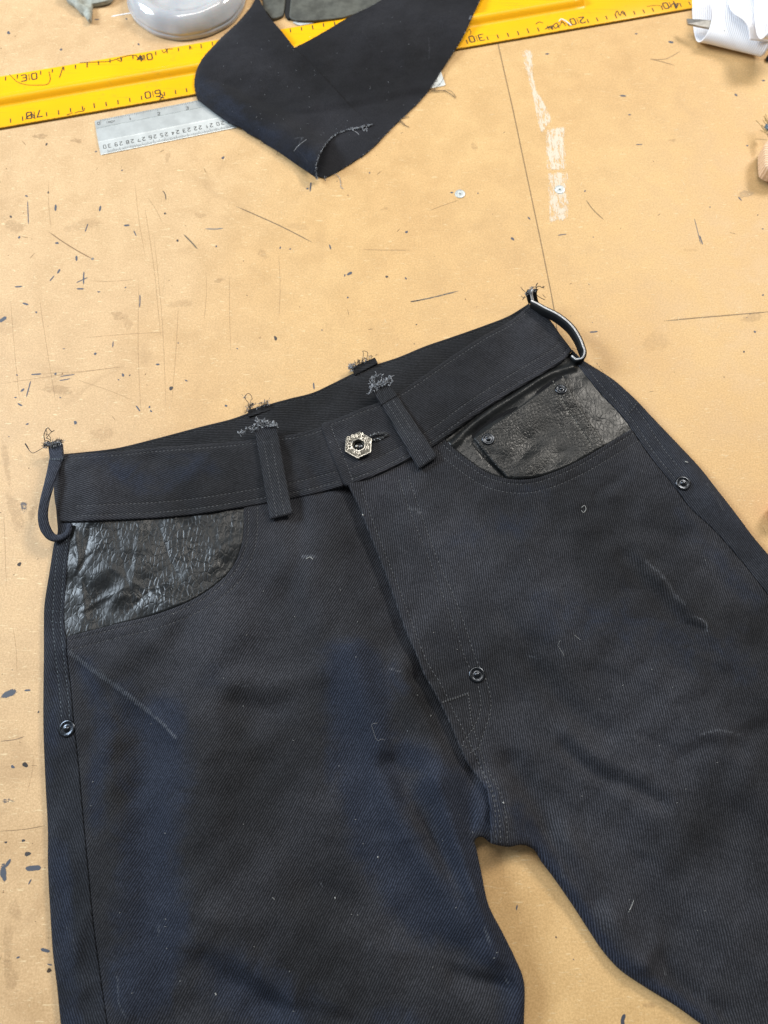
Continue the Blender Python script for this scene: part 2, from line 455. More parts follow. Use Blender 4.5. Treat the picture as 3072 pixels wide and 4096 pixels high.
BLUE = (.075, .088, .115, 1); DARK = (.045, .043, .045, 1); BRN = (.25, .15, .07, 1); GRY = (.20, .19, .17, 1); WHT = (.86, .80, .66, 1); BRD = (.16, .08, .035, 1)
dz = [0.00006]
def nextz(): dz[0] += 0.0000002; return dz[0]
ink = MB(); paint = MB(); stain = MB()
def stroke(mb, pts, wpx, col, a=1.0, op=1.0, taper=True, jit=0.0):
    c = resample(cr(pts, 6), 6); n = len(c)
    if n < 2: return
    T = np.gradient(c, axis=0); T /= np.maximum(np.linalg.norm(T, axis=1), 1e-9)[:, None]; N = np.stack([-T[:, 1], T[:, 0]], 1)
    t = np.linspace(0, 1, n); wv = wpx / 2 * (np.minimum(1, np.sin(np.pi * np.clip(t * .94 + .03, 0, 1)) * 2.2) if taper else np.ones(n))
    wv = wv * (1 + jit * rng.uniform(-1, 1, n)); z = nextz()
    rows = [c + N * (k * wv)[:, None] for k in (-1, -.4, .4, 1)]
    V = np.vstack([np.column_stack([bp(r, z), np.full(n, z)]) for r in rows])
    av = np.concatenate([np.full(n, a * k) for k in (.35, 1, 1, .35)])
    f = [[k * n + i, k * n + i + 1, (k + 1) * n + i + 1, (k + 1) * n + i] for k in range(3) for i in range(n - 1)]
    mb.add(V, f, a=av, op=np.full(len(V), op), col=np.tile(col, (len(V), 1)))
def blob(mb, x, y, rx, ry, col, a=1.0, op=1.0, ang=0.0, irr=0.25, edge=0.2):
    n = 16; th_ = np.arange(n) * 2 * math.pi / n; k = 1 + irr * (np.sin(th_ * 2 + rng.uniform(0, 6)) * .6 + np.sin(th_ * 3 + rng.uniform(0, 6)) * .4)
    z = nextz(); ca, sa = math.cos(ang), math.sin(ang); P = [[x, y]]
    for s in (.6, 1.0):
        for i in range(n):
            ex, ey = rx * k[i] * s * math.cos(th_[i]), ry * k[i] * s * math.sin(th_[i]); P.append([x + ex * ca + ey * sa, y - ex * sa + ey * ca])
    P = np.array(P); V = np.column_stack([bp(P, z), np.full(len(P), z)])
    av = np.r_[a, np.full(n, a * (.5 + .5 * edge / .2 if edge < .2 else .95)), np.full(n, a * edge)]
    f = [[0, 1 + i, 1 + (i + 1) % n] for i in range(n)] + [[1 + i, 1 + n + i, 1 + n + (i + 1) % n, 1 + (i + 1) % n] for i in range(n)]
    mb.add(V, f, a=av, op=np.full(len(V), op), col=np.tile(col, (len(V), 1)))
def dash(x, y, L, ang, wd=7, col=BLUE, a=1.1, op=.9, mb=None):
    a_ = math.radians(ang); dx, dy = math.cos(a_) * L / 2, -math.sin(a_) * L / 2
    stroke(mb or ink, [[x - dx, y - dy], [x + rng.uniform(-1, 1), y + rng.uniform(-1, 1)], [x + dx, y + dy]], wd, col, a, op)
for q in [(222,831,27,84,9),(400,834,24,78,8),(112,850,95,92,4),(346,911,36,70,5),(507,901,25,5,8),(540,933,26,-65,5),(306,1033,22,92,9),(235,1085,22,58,8),
          (208,1113,30,50,5),(335,1112,52,88,6),(328,1120,50,25,4),(321,1155,30,0,7),(395,1167,14,0,6),(74,1146,32,4,6),(102,1215,26,-16,8),(559,1204,52,88,5),
          (150,1570,70,78,5) if 0 else (114,1556,68,75,5),(452,1377,26,85,5),(745,1522,14,-25,7),(631,1457,16,0,8),(145,1497,42,4,6),(270,1502,60,8,4),(259,1518,45,10,4),
          (1320,988,22,105,6),(2375,1327,34,5,6),(2189,216,18,4,6),(2684,168,22,-10,9),(2492,383,26,-6,7),(2518,459,13,0,6),(2557,578,28,2,4),(552,1634,30,-55,6),
          (300,1693,12,80,8),(1242,747,38,84,6),(1807,770,14,-5,7),(2249,939,36,8,4),(2116,873,16,-50,6),(181,3801,38,-15,14),(120,3527,26,62,6),(72,3829,17,20,8),
          (199,3858,22,-12,6),(12,1278,34,35,14),(62,1590,12,0,7),(90,1560,20,40,9),(388,78,22,0,4),(80,1618,22,-30,7),(384,606,10,0,7),(133,3472,62,3,22),
          (2068,3630,24,82,6),(2790,925,105,-76,3),(2805,960,40,-72,5),(1255,1544,28,95,6),(2944,380,15,-40,9),(3054,322,14,0,8),(2545,135,14,0,6),(2989,582,10,0,7),
          (110,2761,26,5,8),(255,1395,12,0,4),(2960,795,22,-45,5),(3000,1255,14,0,5)]:
    dash(*q[:4], wd=q[4])
for x, y, r in [(43,867,6),(77,949,6),(228,972,7),(145,1249,5),(710,962,6),(865,985,4),(660,854,5),(502,1150,4),(381,1415,6),(222,1495,7),(492,1500,7),(519,1501,4),(474,1519,4),
                (949,1394,4),(713,1372,3),(1121,991,5),(1161,996,4),(1626,928,6),(1398,1094,11),(1379,1101,5),(1547,1107,7),(1623,1113,5),(1391,1190,4),(1666,1298,3),(1102,1353,9),
                (1657,1375,3),(1288,1320,3),(3051,915,4),(3031,860,3),(3020,1327,6),(2976,1407,5),(2340,764,4),(34,131,7),(244,198,6),(554,177,5),(506,75,4),(186,577,6),(892,631,7),
                (488,681,4),(193,770,5),(106,784,6),(1447,630,4),(1478,691,4),(1912,773,3),(109,1696,6),(302,1690,7),(904,1623,6),(598,1628,5),(604,1644,6),(51,3067,9),(110,3416,12),
                (93,3362,7),(23,3369,6),(154,2848,5),(2224,3749,4),(2294,3838,3),(2840,828,3),(2988,1270,3),(1230,754,5),(2050,955,8),(68,1500,4),(241,1590,4),(2370,1290,2),(3052,1180,4)]:
    blob(ink, x, y, r, r * rng.uniform(.6, .95), BLUE if rng.random() < .7 else DARK, 1.2, .9, rng.uniform(0, 3))
blob(ink, 100, 3059, 12, 11, (.02, .016, .014, 1), 1.2, 1); blob(ink, 196, 3882, 11, 9, (.05, .03, .015, 1), 1.1, .95); blob(ink, 685, 1553, 9, 8, DARK, 1.1, .9); blob(ink, 77, 2257, 9, 9, (.03, .02, .015, 1), 1.1, .9)
blob(ink, 36, 2775, 42, 14, BLUE, .75, .9, .35); blob(ink, 14, 3490, 13, 44, BLUE, .85, .9); blob(ink, 30, 3455, 24, 8, BLUE, .9, .9, .9); blob(ink, 30, 3203, 36, 9, BLUE, .5, .7, .1); blob(ink, 95, 2030, 14, 34, BLUE, .45, .75)
stroke(ink, [(735,938),(765,968),(790,996)], 6, (.14,.11,.07,1)); stroke(ink, [(820,915),(860,916),(893,913)], 5, GRY, .9); stroke(ink, [(2494,4110),(2490,4082),(2499,4056)], 15, (.05,.055,.075,1), 1.2, 1)
stroke(ink, [(195,927),(250,966),(310,1003),(370,1036)], 4.5, BRN, 1.0, .8); blob(ink, 370, 1035, 7, 5, GRY)
stroke(ink, [(944,825),(1024,860),(1130,908),(1250,970)], 4.2, (.20, .14, .08, 1), 1.0, .8); stroke(ink, [(2344,800),(2372,838),(2415,879)], 4, (.22,.15,.07,1), 1, .75)
stroke(ink, [(1641,1207),(1720,1192),(1833,1164)], 6, (.13,.12,.10,1), .72, .85); stroke(ink, [(1641,1207),(1660,1204),(1690,1198)], 5, DARK, .9, .8)
stroke(ink, [(2655,1284),(2780,1272),(2900,1262),(3090,1246)], 5, (.26,.17,.08,1), .95, .8)
stroke(ink, [(1990,165),(2020,300),(2052,440),(2090,620),(2128,800),(2172,1010),(2218,1250),(2240,1420)], 5.0, (.27,.18,.085,1), 1.0, .75, taper=False)
stroke(ink, [(650,762),(660,775),(664,800)], 4, DARK, 1, .8)
stroke(ink, [(2600,236),(2660,236),(2722,205)], 4, (.25,.17,.09,1), .7, .5); stroke(ink, [(2600,236),(2660,250),(2700,262)], 4, (.25,.17,.09,1), .7, .5)
stroke(ink, [(0,2965),(60,2958),(100,2945)], 4, (.25,.17,.1,1), .8, .7); stroke(ink, [(0,3325),(90,3318),(180,3303)], 4, (.30,.20,.1,1), .8, .6)
stroke(ink, [(1450,998),(1540,1000),(1640,1000)], 3, (.38,.25,.12,1), .8, .5); stroke(ink, [(1720,842),(1760,826),(1835,800)], 3, (.30,.19,.09,1), .6, .5)
for (x, y, L, a_) in [(640,1290,720,94),(610,1080,520,97),(560,880,300,98),(560,1400,560,91),(190,1400,420,99),(920,1250,300,91),(1115,1150,260,90),(820,1180,200,88),(700,1420,380,86),(60,1400,400,95),
                      (330,1480,330,5),(250,1500,500,8),(200,820,200,93),(620,840,120,-60),(120,3100,160,80),(60,2600,180,95),(420,1560,260,-20),(20,2200,300,92),(450,1120,180,2),(500,1340,330,4)]:
    a2 = math.radians(a_); dx, dy = math.cos(a2) * L / 2, -math.sin(a2) * L / 2
    stroke(stain, [(x - dx, y - dy), (x + rng.uniform(-9, 9), y + rng.uniform(-6, 6)), (x + dx, y + dy)], 3.0, (.36, .23, .11, 1), .72, .30)
for (x, y, rx, ry, an, op) in [(160,545,40,12,-.1,.45),(308,563,36,9,-.15,.45),(60,905,50,34,0,.3),(470,1260,34,22,0,.3),(510,1290,26,40,.2,.2),(230,1560,70,26,0,.3),(405,1740,60,40,0,.22),(880,1120,30,10,.5,.35),
                               (800,860,34,14,0,.25),(60,2050,28,130,.28,.25),(25,1850,18,120,.2,.25),(1050,1015,30,16,-.3,.25),(1897,586,16,18,0,.3),(1040,1350,7,7,0,.35),(1590,1355,6,6,0,.4),(1538,835,18,8,0,.3),
                               (2985,775,34,22,.2,.35),(2600,4020,30,16,0,.3),(130,2050,40,18,1.0,.25),(40,3900,34,90,0,.25),(30,3780,20,120,0,.2),(520,3100,3,3,0,0),(670,628,12,30,0,.25),(330,900,90,30,.1,.18),
                               (720,1215,60,22,.1,.2),(1190,905,60,20,0,.15),(2690,560,18,10,0,.3),(2760,1000,30,10,0,.15),(3010,1270,50,24,0,.25),(2620,1370,60,60,0,.14),(1360,560,3,3,0,0),(60,3640,30,60,0,.2)]:
    if op: blob(stain, x, y, rx, ry, GRY if (x, y) == (2985,775) else (.34,.22,.11,1), .62, op * .62, an, .35, .15)
# hundreds of tiny chips and cut marks
for _ in range(150):
    x = rng.uniform(0, 1) ** 1.35 * 3100; y = rng.uniform(130, 4100)
    col = BLUE if rng.random() < .15 else BRN
    if rng.random() < .6: blob(ink, x, y, rng.uniform(1.6, 4.2), rng.uniform(1.3, 3), col, 1.0, .75, rng.uniform(0, 3))
    else: dash(x, y, rng.uniform(8, 30), rng.uniform(0, 180), rng.uniform(2, 4), (.30,.19,.085,1), .9, .6)
for _ in range(260):   # pale fibres standing on the surface
    x = rng.uniform(0, 3072); y = rng.uniform(130, 4100); dash(x, y, rng.uniform(8, 22), rng.uniform(0, 180), rng.uniform(2, 3.4), (.86,.68,.40,1), 1.0, .7, mb=stain)
# white paint smears
def smear(lft, rgt, a, op=.8):
    m = 40; t = np.linspace(0, 1, m); Lc = resample(np.array(lft, float), 1); Lf = np.stack([np.interp(t, np.linspace(0, 1, len(lft)), [p[k] for p in lft]) for k in (0, 1)], 1); Rt = np.stack([np.interp(t, np.linspace(0, 1, len(rgt)), [p[k] for p in rgt]) for k in (0, 1)], 1)
    z = nextz(); K = 9; V = []; av = []
    for i in range(m):
        for k in range(K):
            u = k / (K - 1); p = Lf[i] + (Rt[i] - Lf[i]) * u; q = bp([p], z)[0]; V.append((q[0], q[1], z)); e = min(u, 1 - u) * 2; f_ = min(t[i], 1 - t[i]) * 12
            av.append(a * min(1, .55 + e) * min(1, .35 + f_) + rng.uniform(-.07, .07))
    paint.add(V, [[i * K + k, i * K + k + 1, (i + 1) * K + k + 1, (i + 1) * K + k] for i in range(m - 1) for k in range(K - 1)], a=av, op=np.full(len(V), op), col=np.tile(WHT, (len(V), 1)))
smear([(2083,192),(2092,240),(2110,300),(2124,360),(2140,430),(2150,480),(2160,530)], [(2130,192),(2131,240),(2133,300),(2146,360),(2188,430),(2206,480),(2176,530)], .50, .62)
smear([(2184,508),(2184,600),(2188,684)], [(2262,506),(2263,600),(2262,680)], .54, .66); smear([(2190,688),(2192,780),(2198,896)], [(2270,684),(2276,780),(2272,880)], .50, .62)
stroke(paint, [(444,66),(490,57),(537,50)], 5, (.85,.85,.85,1), .8, .9)
stain.build('scratches', M_DEC, top, smooth=False, kind='stuff'); ink.build('pen_marks', M_DEC, top, smooth=False, kind='stuff'); paint.build('paint_smear', decalmat('rubbed_paint', (1.1, .22, 1)), top, smooth=False, kind='stuff', label='rubbed streak of white paint running down to the screw')

M_SCR = plain('zinc_screw', (.50, .54, .54), 0.5, 0.6, var=0.25, vscale=900)
def screw(x, y, ang):
    c = bp([[x, y]])[0]; mb = MB(); n = 28; R = 4.4 * MM
    prof = [(0, .45), (.20, .45), (.62, .52), (.93, .50), (1.0, .38), (1.0, -.4)]
    vv = []; 
    for r, z in prof[1:]:
        for i in range(n): a = i * 2 * math.pi / n; vv.append((c[0] + R * r * math.cos(a), c[1] + R * r * math.sin(a), z * MM))
    vv.append((c[0], c[1], .45 * MM)); m = len(vv) - 1
    f = [[m, i, (i + 1) % n] for i in range(n)] + [[k * n + i, (k + 1) * n + i, (k + 1) * n + (i + 1) % n, k * n + (i + 1) % n] for k in range(len(prof) - 2) for i in range(n)]
    o = mk('screw', vv, f, M_SCR, top)
    star = []; 
    for i in range(16):
        a = ang + i * math.pi / 8; r = (1.45 if i % 4 == 0 else .5) * MM; star.append((c[0] + r * math.cos(a), c[1] + r * math.sin(a), .56 * MM))
    star.append((c[0], c[1], .56 * MM)); mk('screw_recess', star, [[16, i, (i + 1) % 16] for i in range(16)], M_HOLE, o, smooth=False)
screw(1840, 776, .3); screw(2239, 759, .7)

# ------------------------------------------------------------------ stroke lettering
G = {'0': [[(.1,0),(.5,0),(.6,.15),(.6,.85),(.5,1),(.1,1),(0,.85),(0,.15),(.1,0)]], '1': [[(.3,0),(.3,1),(.15,.82)]], '2': [[(0,.85),(.1,1),(.5,1),(.6,.85),(.6,.6),(0,.1),(0,0),(.6,0)]],
     '3': [[(0,1),(.5,1),(.6,.88),(.6,.62),(.5,.52),(.2,.52)],[(.5,.52),(.6,.42),(.6,.12),(.5,0),(0,0)]], '4': [[(.45,0),(.45,1),(0,.35),(.65,.35)]], '5': [[(.6,1),(.05,1),(0,.55),(.45,.58),(.6,.42),(.6,.15),(.45,0),(0,0)]],
     '6': [[(.55,1),(.15,1),(0,.8),(0,.1),(.12,0),(.48,0),(.6,.12),(.6,.42),(.48,.54),(0,.5)]], '7': [[(0,1),(.6,1),(.25,0)]], '8': [[(.12,.54),(0,.66),(0,.9),(.12,1),(.48,1),(.6,.9),(.6,.66),(.48,.54),(.12,.54),(0,.42),(0,.12),(.12,0),(.48,0),(.6,.12),(.6,.42),(.48,.54)]],
     '9': [[(.05,0),(.45,0),(.6,.2),(.6,.9),(.48,1),(.12,1),(0,.88),(0,.58),(.12,.46),(.6,.5)]], 'B': [[(0,0),(0,1),(.42,1),(.55,.88),(.55,.64),(.42,.53),(0,.53)],[(.42,.53),(.6,.4),(.6,.13),(.45,0),(0,0)]],
     'K': [[(0,0),(0,1)],[(.6,1),(0,.42)],[(.2,.6),(.6,0)]], 'A': [[(0,0),(.3,1),(.6,0)],[(.1,.33),(.5,.33)]], 'M': [[(0,0),(0,1),(.3,.4),(.6,1),(.6,0)]], 'I': [[(.3,0),(.3,1)]], 'N': [[(0,0),(0,1),(.6,0),(.6,1)]],
     'C': [[(.6,.85),(.48,1),(.12,1),(0,.85),(0,.15),(.12,0),(.48,0),(.6,.15)]], 'H': [[(0,0),(0,1)],[(.6,0),(.6,1)],[(0,.5),(.6,.5)]]}
class Ink2:
    """flat print in a plane: O origin, ex ey unit vectors, z height (a function of local y if the surface steps)"""
    def __init__(s, O, ex, ey, z): s.O = np.array(O); s.ex = np.array(ex); s.ey = np.array(ey); s.z = z; s.mb = MB(); s.k = 0
    def line(s, pts, wd, h=0.0):
        pts = np.array(pts, float); s.k += 1
        for a, b in zip(pts[:-1], pts[1:]):
            d = b - a; L = np.linalg.norm(d)
            if L < 1e-9: continue
            d /= L; n = np.array([-d[1], d[0]]) * wd / 2; a2 = a - d * wd * .4; b2 = b + d * wd * .4
            q = np.array([a2 - n, b2 - n, b2 + n, a2 + n]); s.k += 1
            zz = (s.z if not callable(s.z) else s.z(q[:, 1].mean())) + 4e-5 + (s.k % 40) * 1.2e-6
            V = s.O[None] + q[:, :1] * s.ex + q[:, 1:] * s.ey
            if h: 
                V = np.vstack([np.column_stack([V, np.full(4, zz)]), np.column_stack([V, np.full(4, zz + h)])]); s.mb.add(V, [[4,5,6,7],[0,1,5,4],[1,2,6,5],[2,3,7,6],[3,0,4,7]])
            else: s.mb.add(np.column_stack([V, np.full(4, zz)]), [[0, 1, 2, 3]])
    def text(s, t, x, y, size, wd, flip=False, sp=.95, h=0.0, rot=None):
        W = (len(t) - 1) * sp * size + .6 * size; x0 = -W / 2
        for ch in t:
            if ch in G:
                for pl in G[ch]:
                    p = np.array(pl) * size + [x0, -size / 2]
                    if flip: p = -p
                    if rot is not None: c_, s_ = math.cos(rot), math.sin(rot); p = p @ np.array([[c_, s_], [-s_, c_]])
                    s.line(p + [x, y], wd, h)
            x0 += sp * size
    def build(s, name, mat, parent, **k): return s.mb.build(name, mat, parent, smooth=False, **k)

# ------------------------------------------------------------------ aluminium ruler
def unit(v): return v / np.linalg.norm(v)
RZ = 1.8 * MM
rTL = bp([[364, 477]], RZ)[0]; rBL = bp([[401, 615]], RZ)[0]; rBR = bp([[1783, 336]], RZ)[0]
ex = unit(rBR - rBL); ey = np.array([-ex[1], ex[0]]); RW = 0.0400; RL = np.linalg.norm(rBR - rBL)
ruler = thing('metal_ruler', 'short silver aluminium ruler with inch and centimetre scales, half under the black cloth', 'ruler', (rBL[0], rBL[1], 0))
M_ALU = plain('brushed_aluminium', (.66, .69, .68), 0.42, 0.6, bump=0.12, bscale=600, var=0.10, vscale=70)
M_GRV = plain('ruler_groove', (.10, .10, .10), 0.5, 0.6)
prof = [(0, 0.1), (0, .55), (.5, .75), (13, 1.75), (14, 1.9), (25.0, 1.9), (28.8, 1.9), (29.0, 1.3), (29.7, 1.3), (29.9, 1.75), (30.3, 1.75), (39.4, .75), (40, .55), (40, 0.1)]
xs = [0, .6, RL / MM - .6, RL / MM]
vv = []; 
for i, x in enumerate(xs):
    for y, z in prof:
        yy = y if 0 < i < 3 else min(max(y, .6), 39.4)
        p = rBL + ex * x * MM + ey * yy * MM; vv.append((p[0], p[1], z * MM))
n = len(prof); f = [[i * n + j, (i + 1) * n + j, (i + 1) * n + j + 1, i * n + j + 1] for i in range(3) for j in range(n - 1)] + [list(range(n)), [3 * n + j for j in range(n)][::-1]]
mk('ruler_body', vv, f, M_ALU, ruler, smooth=False)
zr = lambda y: float(np.interp(y / MM, [p[0] for p in prof[1:-1]], [p[1] for p in prof[1:-1]])) * MM + 0.02 * MM
# the print follows the bevels: rows at fixed local y
ip = Ink2(rBL, ex, ey, zr); 
def inkline(x, ya, yb, wd):
    k = max(1, int(abs(yb - ya) / 1.2)); t = np.linspace(ya, yb, k + 1)
    ip.line([(x * MM, q * MM) for q in t], wd * MM)
x30 = 6.8
for i in range(301):
    x = x30 + i; L = 4.6 if i % 10 == 0 else (3.4 if i % 5 == 0 else 2.3)
    if x < RL / MM - 1: ip.line([(x * MM, .75 * MM), (x * MM, (.75 + L) * MM)], (.20 if i % 5 else .26) * MM)
    if i % 10 == 0 and 30 - i // 10 >= 0 and x < RL / MM - 1.5: 
        t = str(30 - i // 10)
        if len(t) == 2: ip.text(t[0], x + 1.7 if 0 else (x + 2.1) * MM, 7.4 * MM, 3.5 * MM, .5 * MM, flip=True); ip.text(t[1], (x - 2.1) * MM, 7.4 * MM, 3.5 * MM, .5 * MM, flip=True)
        else: ip.text(t, (x - 2.1) * MM, 7.4 * MM, 3.5 * MM, .5 * MM, flip=True)
for i in range(0, 12 * 16):
    x = 5.2 + i * 25.4 / 16; L = 5.6 if i % 16 == 0 else (4.6 if i % 8 == 0 else (3.6 if i % 4 == 0 else 2.4))
    if x < RL / MM - 1: ip.line([(x * MM, (39.3 - L) * MM), (x * MM, 39.3 * MM)], .22 * MM)
    if i % 16 == 0: ip.text(str(i // 16), (x - 1.9 if i == 0 else x + .3) * MM, (35.2 if i == 0 else 32.2) * MM, 3.4 * MM, .5 * MM)
ip.text('INCH', 13.5 * MM, 34.0 * MM, 2.2 * MM, .36 * MM, sp=.92)
ip.build('scale_print', M_INK, ruler, kind='stuff')

# ------------------------------------------------------------------ yellow rule
def yellow():
    m, nt, b = newmat('yellow_plastic'); g = NT(nt); P = g.pos()
    d = g.noise(60, 6, 0.7, vec=P); e = g.attr('edge')
    col = g.mix(g.ramp(g.noise(12, 3, vec=P), .3, .7), (.90, .44, .002), (.95, .48, .003))
    dirt = g.ramp(g.m('ADD', e, g.m('MULTIPLY', g.m('SUBTRACT', g.noise(500, 4, .7, vec=P), .5), .9)), .35, .75)
    col = g.mix(g.m('MULTIPLY', dirt, .85), col, (.045, .035, .012))
    col = g.mix(g.m('MULTIPLY', g.ramp(d, .56, .76), .5), col, (.42, .26, .03))
    sm = g.noise(1.0, 2, .5, vec=g.mapv(P, rot=-.16, sc=(20, 700, 1)))
    col = g.mix(g.m('MULTIPLY', g.ramp(sm, .62, .72), .35), col, (.40, .22, .02))
    g.l(col, b.inputs['Base Color']); b.inputs['Roughness'].default_value = .34; b.inputs['Specular IOR Level'].default_value = .32
    g.l(g.bump(g.noise(240, 3, vec=P), .12, .0003), b.inputs['Normal']); return m
M_YEL = yellow()
YZ = 2.2 * MM
yA = bp([[-60, 522]], YZ)[0]; yB = bp([[2770, 32]], YZ)[0]; ux = unit(yB - yA); uy = np.array([-ux[1], ux[0]])
tp = bp([[0, 292], [870, 165], [1240, 98]], YZ) - yA; YW = float(np.mean(tp @ uy))
rb = bp([[0, 398], [800, 262], [1180, 168], [1890, 84], [2300, 18]], 4 * MM) - yA; RB = rb @ uy
yr = thing('yellow_straightedge', 'long yellow plastic straightedge with raised rib and inked centimetre marks, under the black cloth', 'straightedge', (yA[0], yA[1], 0))
print('yellow width', YW, 'rib', RB)
LEN = np.linalg.norm(yB - yA) + .12
rc = float(np.mean(RB)) / MM; W_ = YW / MM
pro = [(0, 0.1, 1.0), (0.0, 1.0, 1.0), (.5, 1.9, .55), (1.6, 2.2, .12), (rc - 10, 2.2, 0), (rc - 7.2, 2.25, .15), (rc - 5.8, 3.6, .05), (rc - 4.3, 5.6, 0), (rc - 2, 7.0, 0), (rc, 7.4, 0), (rc + 2, 7.0, 0), (rc + 4.0, 5.4, 0), (rc + 5.2, 3.4, 0), (rc + 6.2, 2.25, 0), (rc + 9, 2.2, 0), (W_ - 1.4, 2.2, .02), (W_ - .4, 1.9, .3), (W_, 1.1, .6), (W_, .1, .6)]
vv = []; ev = []; m_ = 60; xend = float((bp([[2335, 4]], 4 * MM)[0] - yA) @ ux)
xs = np.r_[np.linspace(-.05, xend - .001, m_), xend, xend + .002, LEN]
for x in xs:
    for y, z, e in pro:
        if x > xend - .0005 and z > 2.25 and abs(y - rc) < 8: z = 2.2
        p = yA + ux * x + uy * y * MM; vv.append((p[0], p[1], z * MM)); ev.append(e)
n = len(pro); f = [[i * n + j, (i + 1) * n + j, (i + 1) * n + j + 1, i * n + j + 1] for i in range(len(xs) - 1) for j in range(n - 1)] + [list(range(n)), [(len(xs) - 1) * n + j for j in range(n)][::-1]]
mk('ruler_body', vv, f, M_YEL, yr, attrs={'edge': ev})
iy = Ink2(yA, ux, uy, lambda y: 2.24 * MM)
def xat(px, py): return float((bp([[px, py]], YZ)[0] - yA) @ ux)
# bottom edge: tens counted from the right, figures upside down; top edge counted from the left
bot = {70: xat(140, 480), 60: xat(615, 395), 30: xat(1915, 175), 20: xat(2318, 100), 10: xat(2690, 36)}
bk = sorted(bot); 
def xb(c): return float(np.interp(c, bk, [bot[k] for k in bk])) if bk[0] <= c <= bk[-1] else (bot[10] - (c - 10) * (bot[10] - bot[20]) / 10 if c < 10 else bot[70] + (c - 70) * (bot[70] - bot[60]) / 10)
topk = {30: xat(116, 305), 40: xat(578, 228), 60: xat(1505, 60)}
def xt(c): return topk[30] + (c - 30) * (topk[40] - topk[30]) / 10
for c in range(4, 76):
    x = xb(c); L = 5.4 if c % 5 == 0 else 4.2
    if c % 10: iy.line([(x, 4.2 * MM + rng.uniform(-.3, .3) * MM), (x + rng.uniform(-.1, .1) * MM, (4.2 + L) * MM)], 1.0 * MM)
    else:
        iy.line([(x, 5 * MM), (x, 12 * MM)], .6 * MM); iy.text(str(c // 10), x + 4.4 * MM, 8.6 * MM, 7.4 * MM, 1.15 * MM, flip=True); iy.text('0', x - 4.6 * MM, 8.6 * MM, 7.4 * MM, 1.15 * MM, flip=True)
for c in range(26, 64):
    x = xt(c); L = 5.4 if c % 5 == 0 else 4.4; y1_ = W_ - 2.2
    if c % 10: iy.line([(x, (y1_ - L) * MM), (x + .3 * MM, (y1_ - rng.uniform(0, .8)) * MM)], 1.0 * MM)
    else:
        iy.line([(x, (y1_ - 9) * MM), (x, (y1_ - 2) * MM)], .6 * MM); iy.text(str(c // 10), x - 4.6 * MM, (y1_ - 5.4) * MM, 7.4 * MM, 1.15 * MM); iy.text('0', x + 4.6 * MM, (y1_ - 5.4) * MM, 7.4 * MM, 1.15 * MM)
iy.build('scale_print', M_INK, yr, kind='stuff')
# felt-pen scribbles on the plastic
isc = Ink2(yA, ux, uy, lambda y: 2.36 * MM + (5.15 * MM if abs(y / MM - rc) < 5 else 0))
def scr(pts, wd): 
    q = bp(cr(pts, 7), YZ) - yA; isc.line(np.column_stack([q @ ux, q @ uy]), wd * .8 * MM)
for pts, wd in [([(38,298),(70,328),(110,340),(150,341)],.6),([(150,341),(190,337),(201,318),(196,288)],.7),([(252,268),(245,290),(238,310)],.9),([(320,252),(345,250),(400,248),(440,245),(480,232),(520,222),(545,222)],.8),
                ([(470,240),(485,246),(482,230)],.9),([(545,222),(556,236),(566,226),(570,240)],.9),([(560,230),(575,222),(572,242)],.8),([(660,197),(690,196)],.8),([(648,201),(655,212),(668,200)],.7),
                ([(103,478),(116,462),(140,474),(128,456),(108,470)],.9),([(300,452),(318,446),(335,444),(338,432)],.7),([(268,460),(290,452)],.6),([(640,398),(652,384),(641,374)],1.1),([(630,386),(656,392)],.9),
                ([(2144,96),(2156,88),(2170,92)],.9),([(2182,116),(2196,108),(2210,118),(2206,104),(2190,112)],1.2),([(2205,110),(2226,92),(2232,104),(2222,114),(2212,102)],1.0),([(2238,104),(2250,88),(2262,104)],.9),
                ([(2460,58),(2468,44),(2480,62),(2490,44),(2498,58),(2484,48)],.9),([(2680,28),(2694,14),(2704,34),(2712,14),(2700,20)],1.2),([(1868,128),(1878,118),(1884,132),(1878,140)],.6),([(2588,26),(2620,22),(2650,24)],.5),([(350,250),(348,268)],.9),([(760,185),(768,196)],.7)]:
    scr(pts, wd)
isc.build('felt_pen_scribble', M_INK, yr, kind='stuff')

# ------------------------------------------------------------------ jeans: height of the cloth over the bench
SIL_L = [(250,1815),(216,1945),(226,2070),(229,2130),(216,2168),(198,2279),(176,2421),(174,2489),(174,2600),(172,2901),(181,3142),(190,3323),(190,3460),(199,3641),(211,3822),(226,3942),(241,4093),(258,4240)]
SIL_IN = [(2096,4240),(2097,4097),(2096,3923),(2063,3837),(2013,3735),(1955,3620),(1926,3489),(1916,3444),(1904,3384),(1897,3366)]
NOTCH = [(1897,3366),(1910,3351),(1934,3350),(1961,3373)]
CROTCH = [(1961,3373),(2000,3384),(2040,3388),(2079,3380),(2105,3382)]
SIL_R_IN = [(2105,3382),(2139,3402),(2169,3450),(2211,3505),(2291,3620),(2362,3730),(2414,3807),(2478,3878),(2582,3950),(2698,4021),(2801,4095),(2990,4235)]
SIL_R = [(3230,2390),(3072,2215),(3015,2147),(2936,2042),(2862,1947),(2804,1873),(2726,1789),(2641,1700),(2604,1661),(2553,1606),(2502,1558),(2453,1516),(2339,1444),(2288,1395)]
BAND_R_END = [(2288,1395),(2242,1335),(2194,1269),(2122,1215)]
BACK_TOP = [(2118,1210),(2038,1260),(1941,1299),(1796,1350),(1700,1383),(1593,1427),(1509,1455),(1412,1492),(1330,1532),(1250,1569),(1160,1592),(1075,1616),(988,1652),(926,1674),(802,1705),(617,1754),(463,1791),(340,1806),(250,1815)]
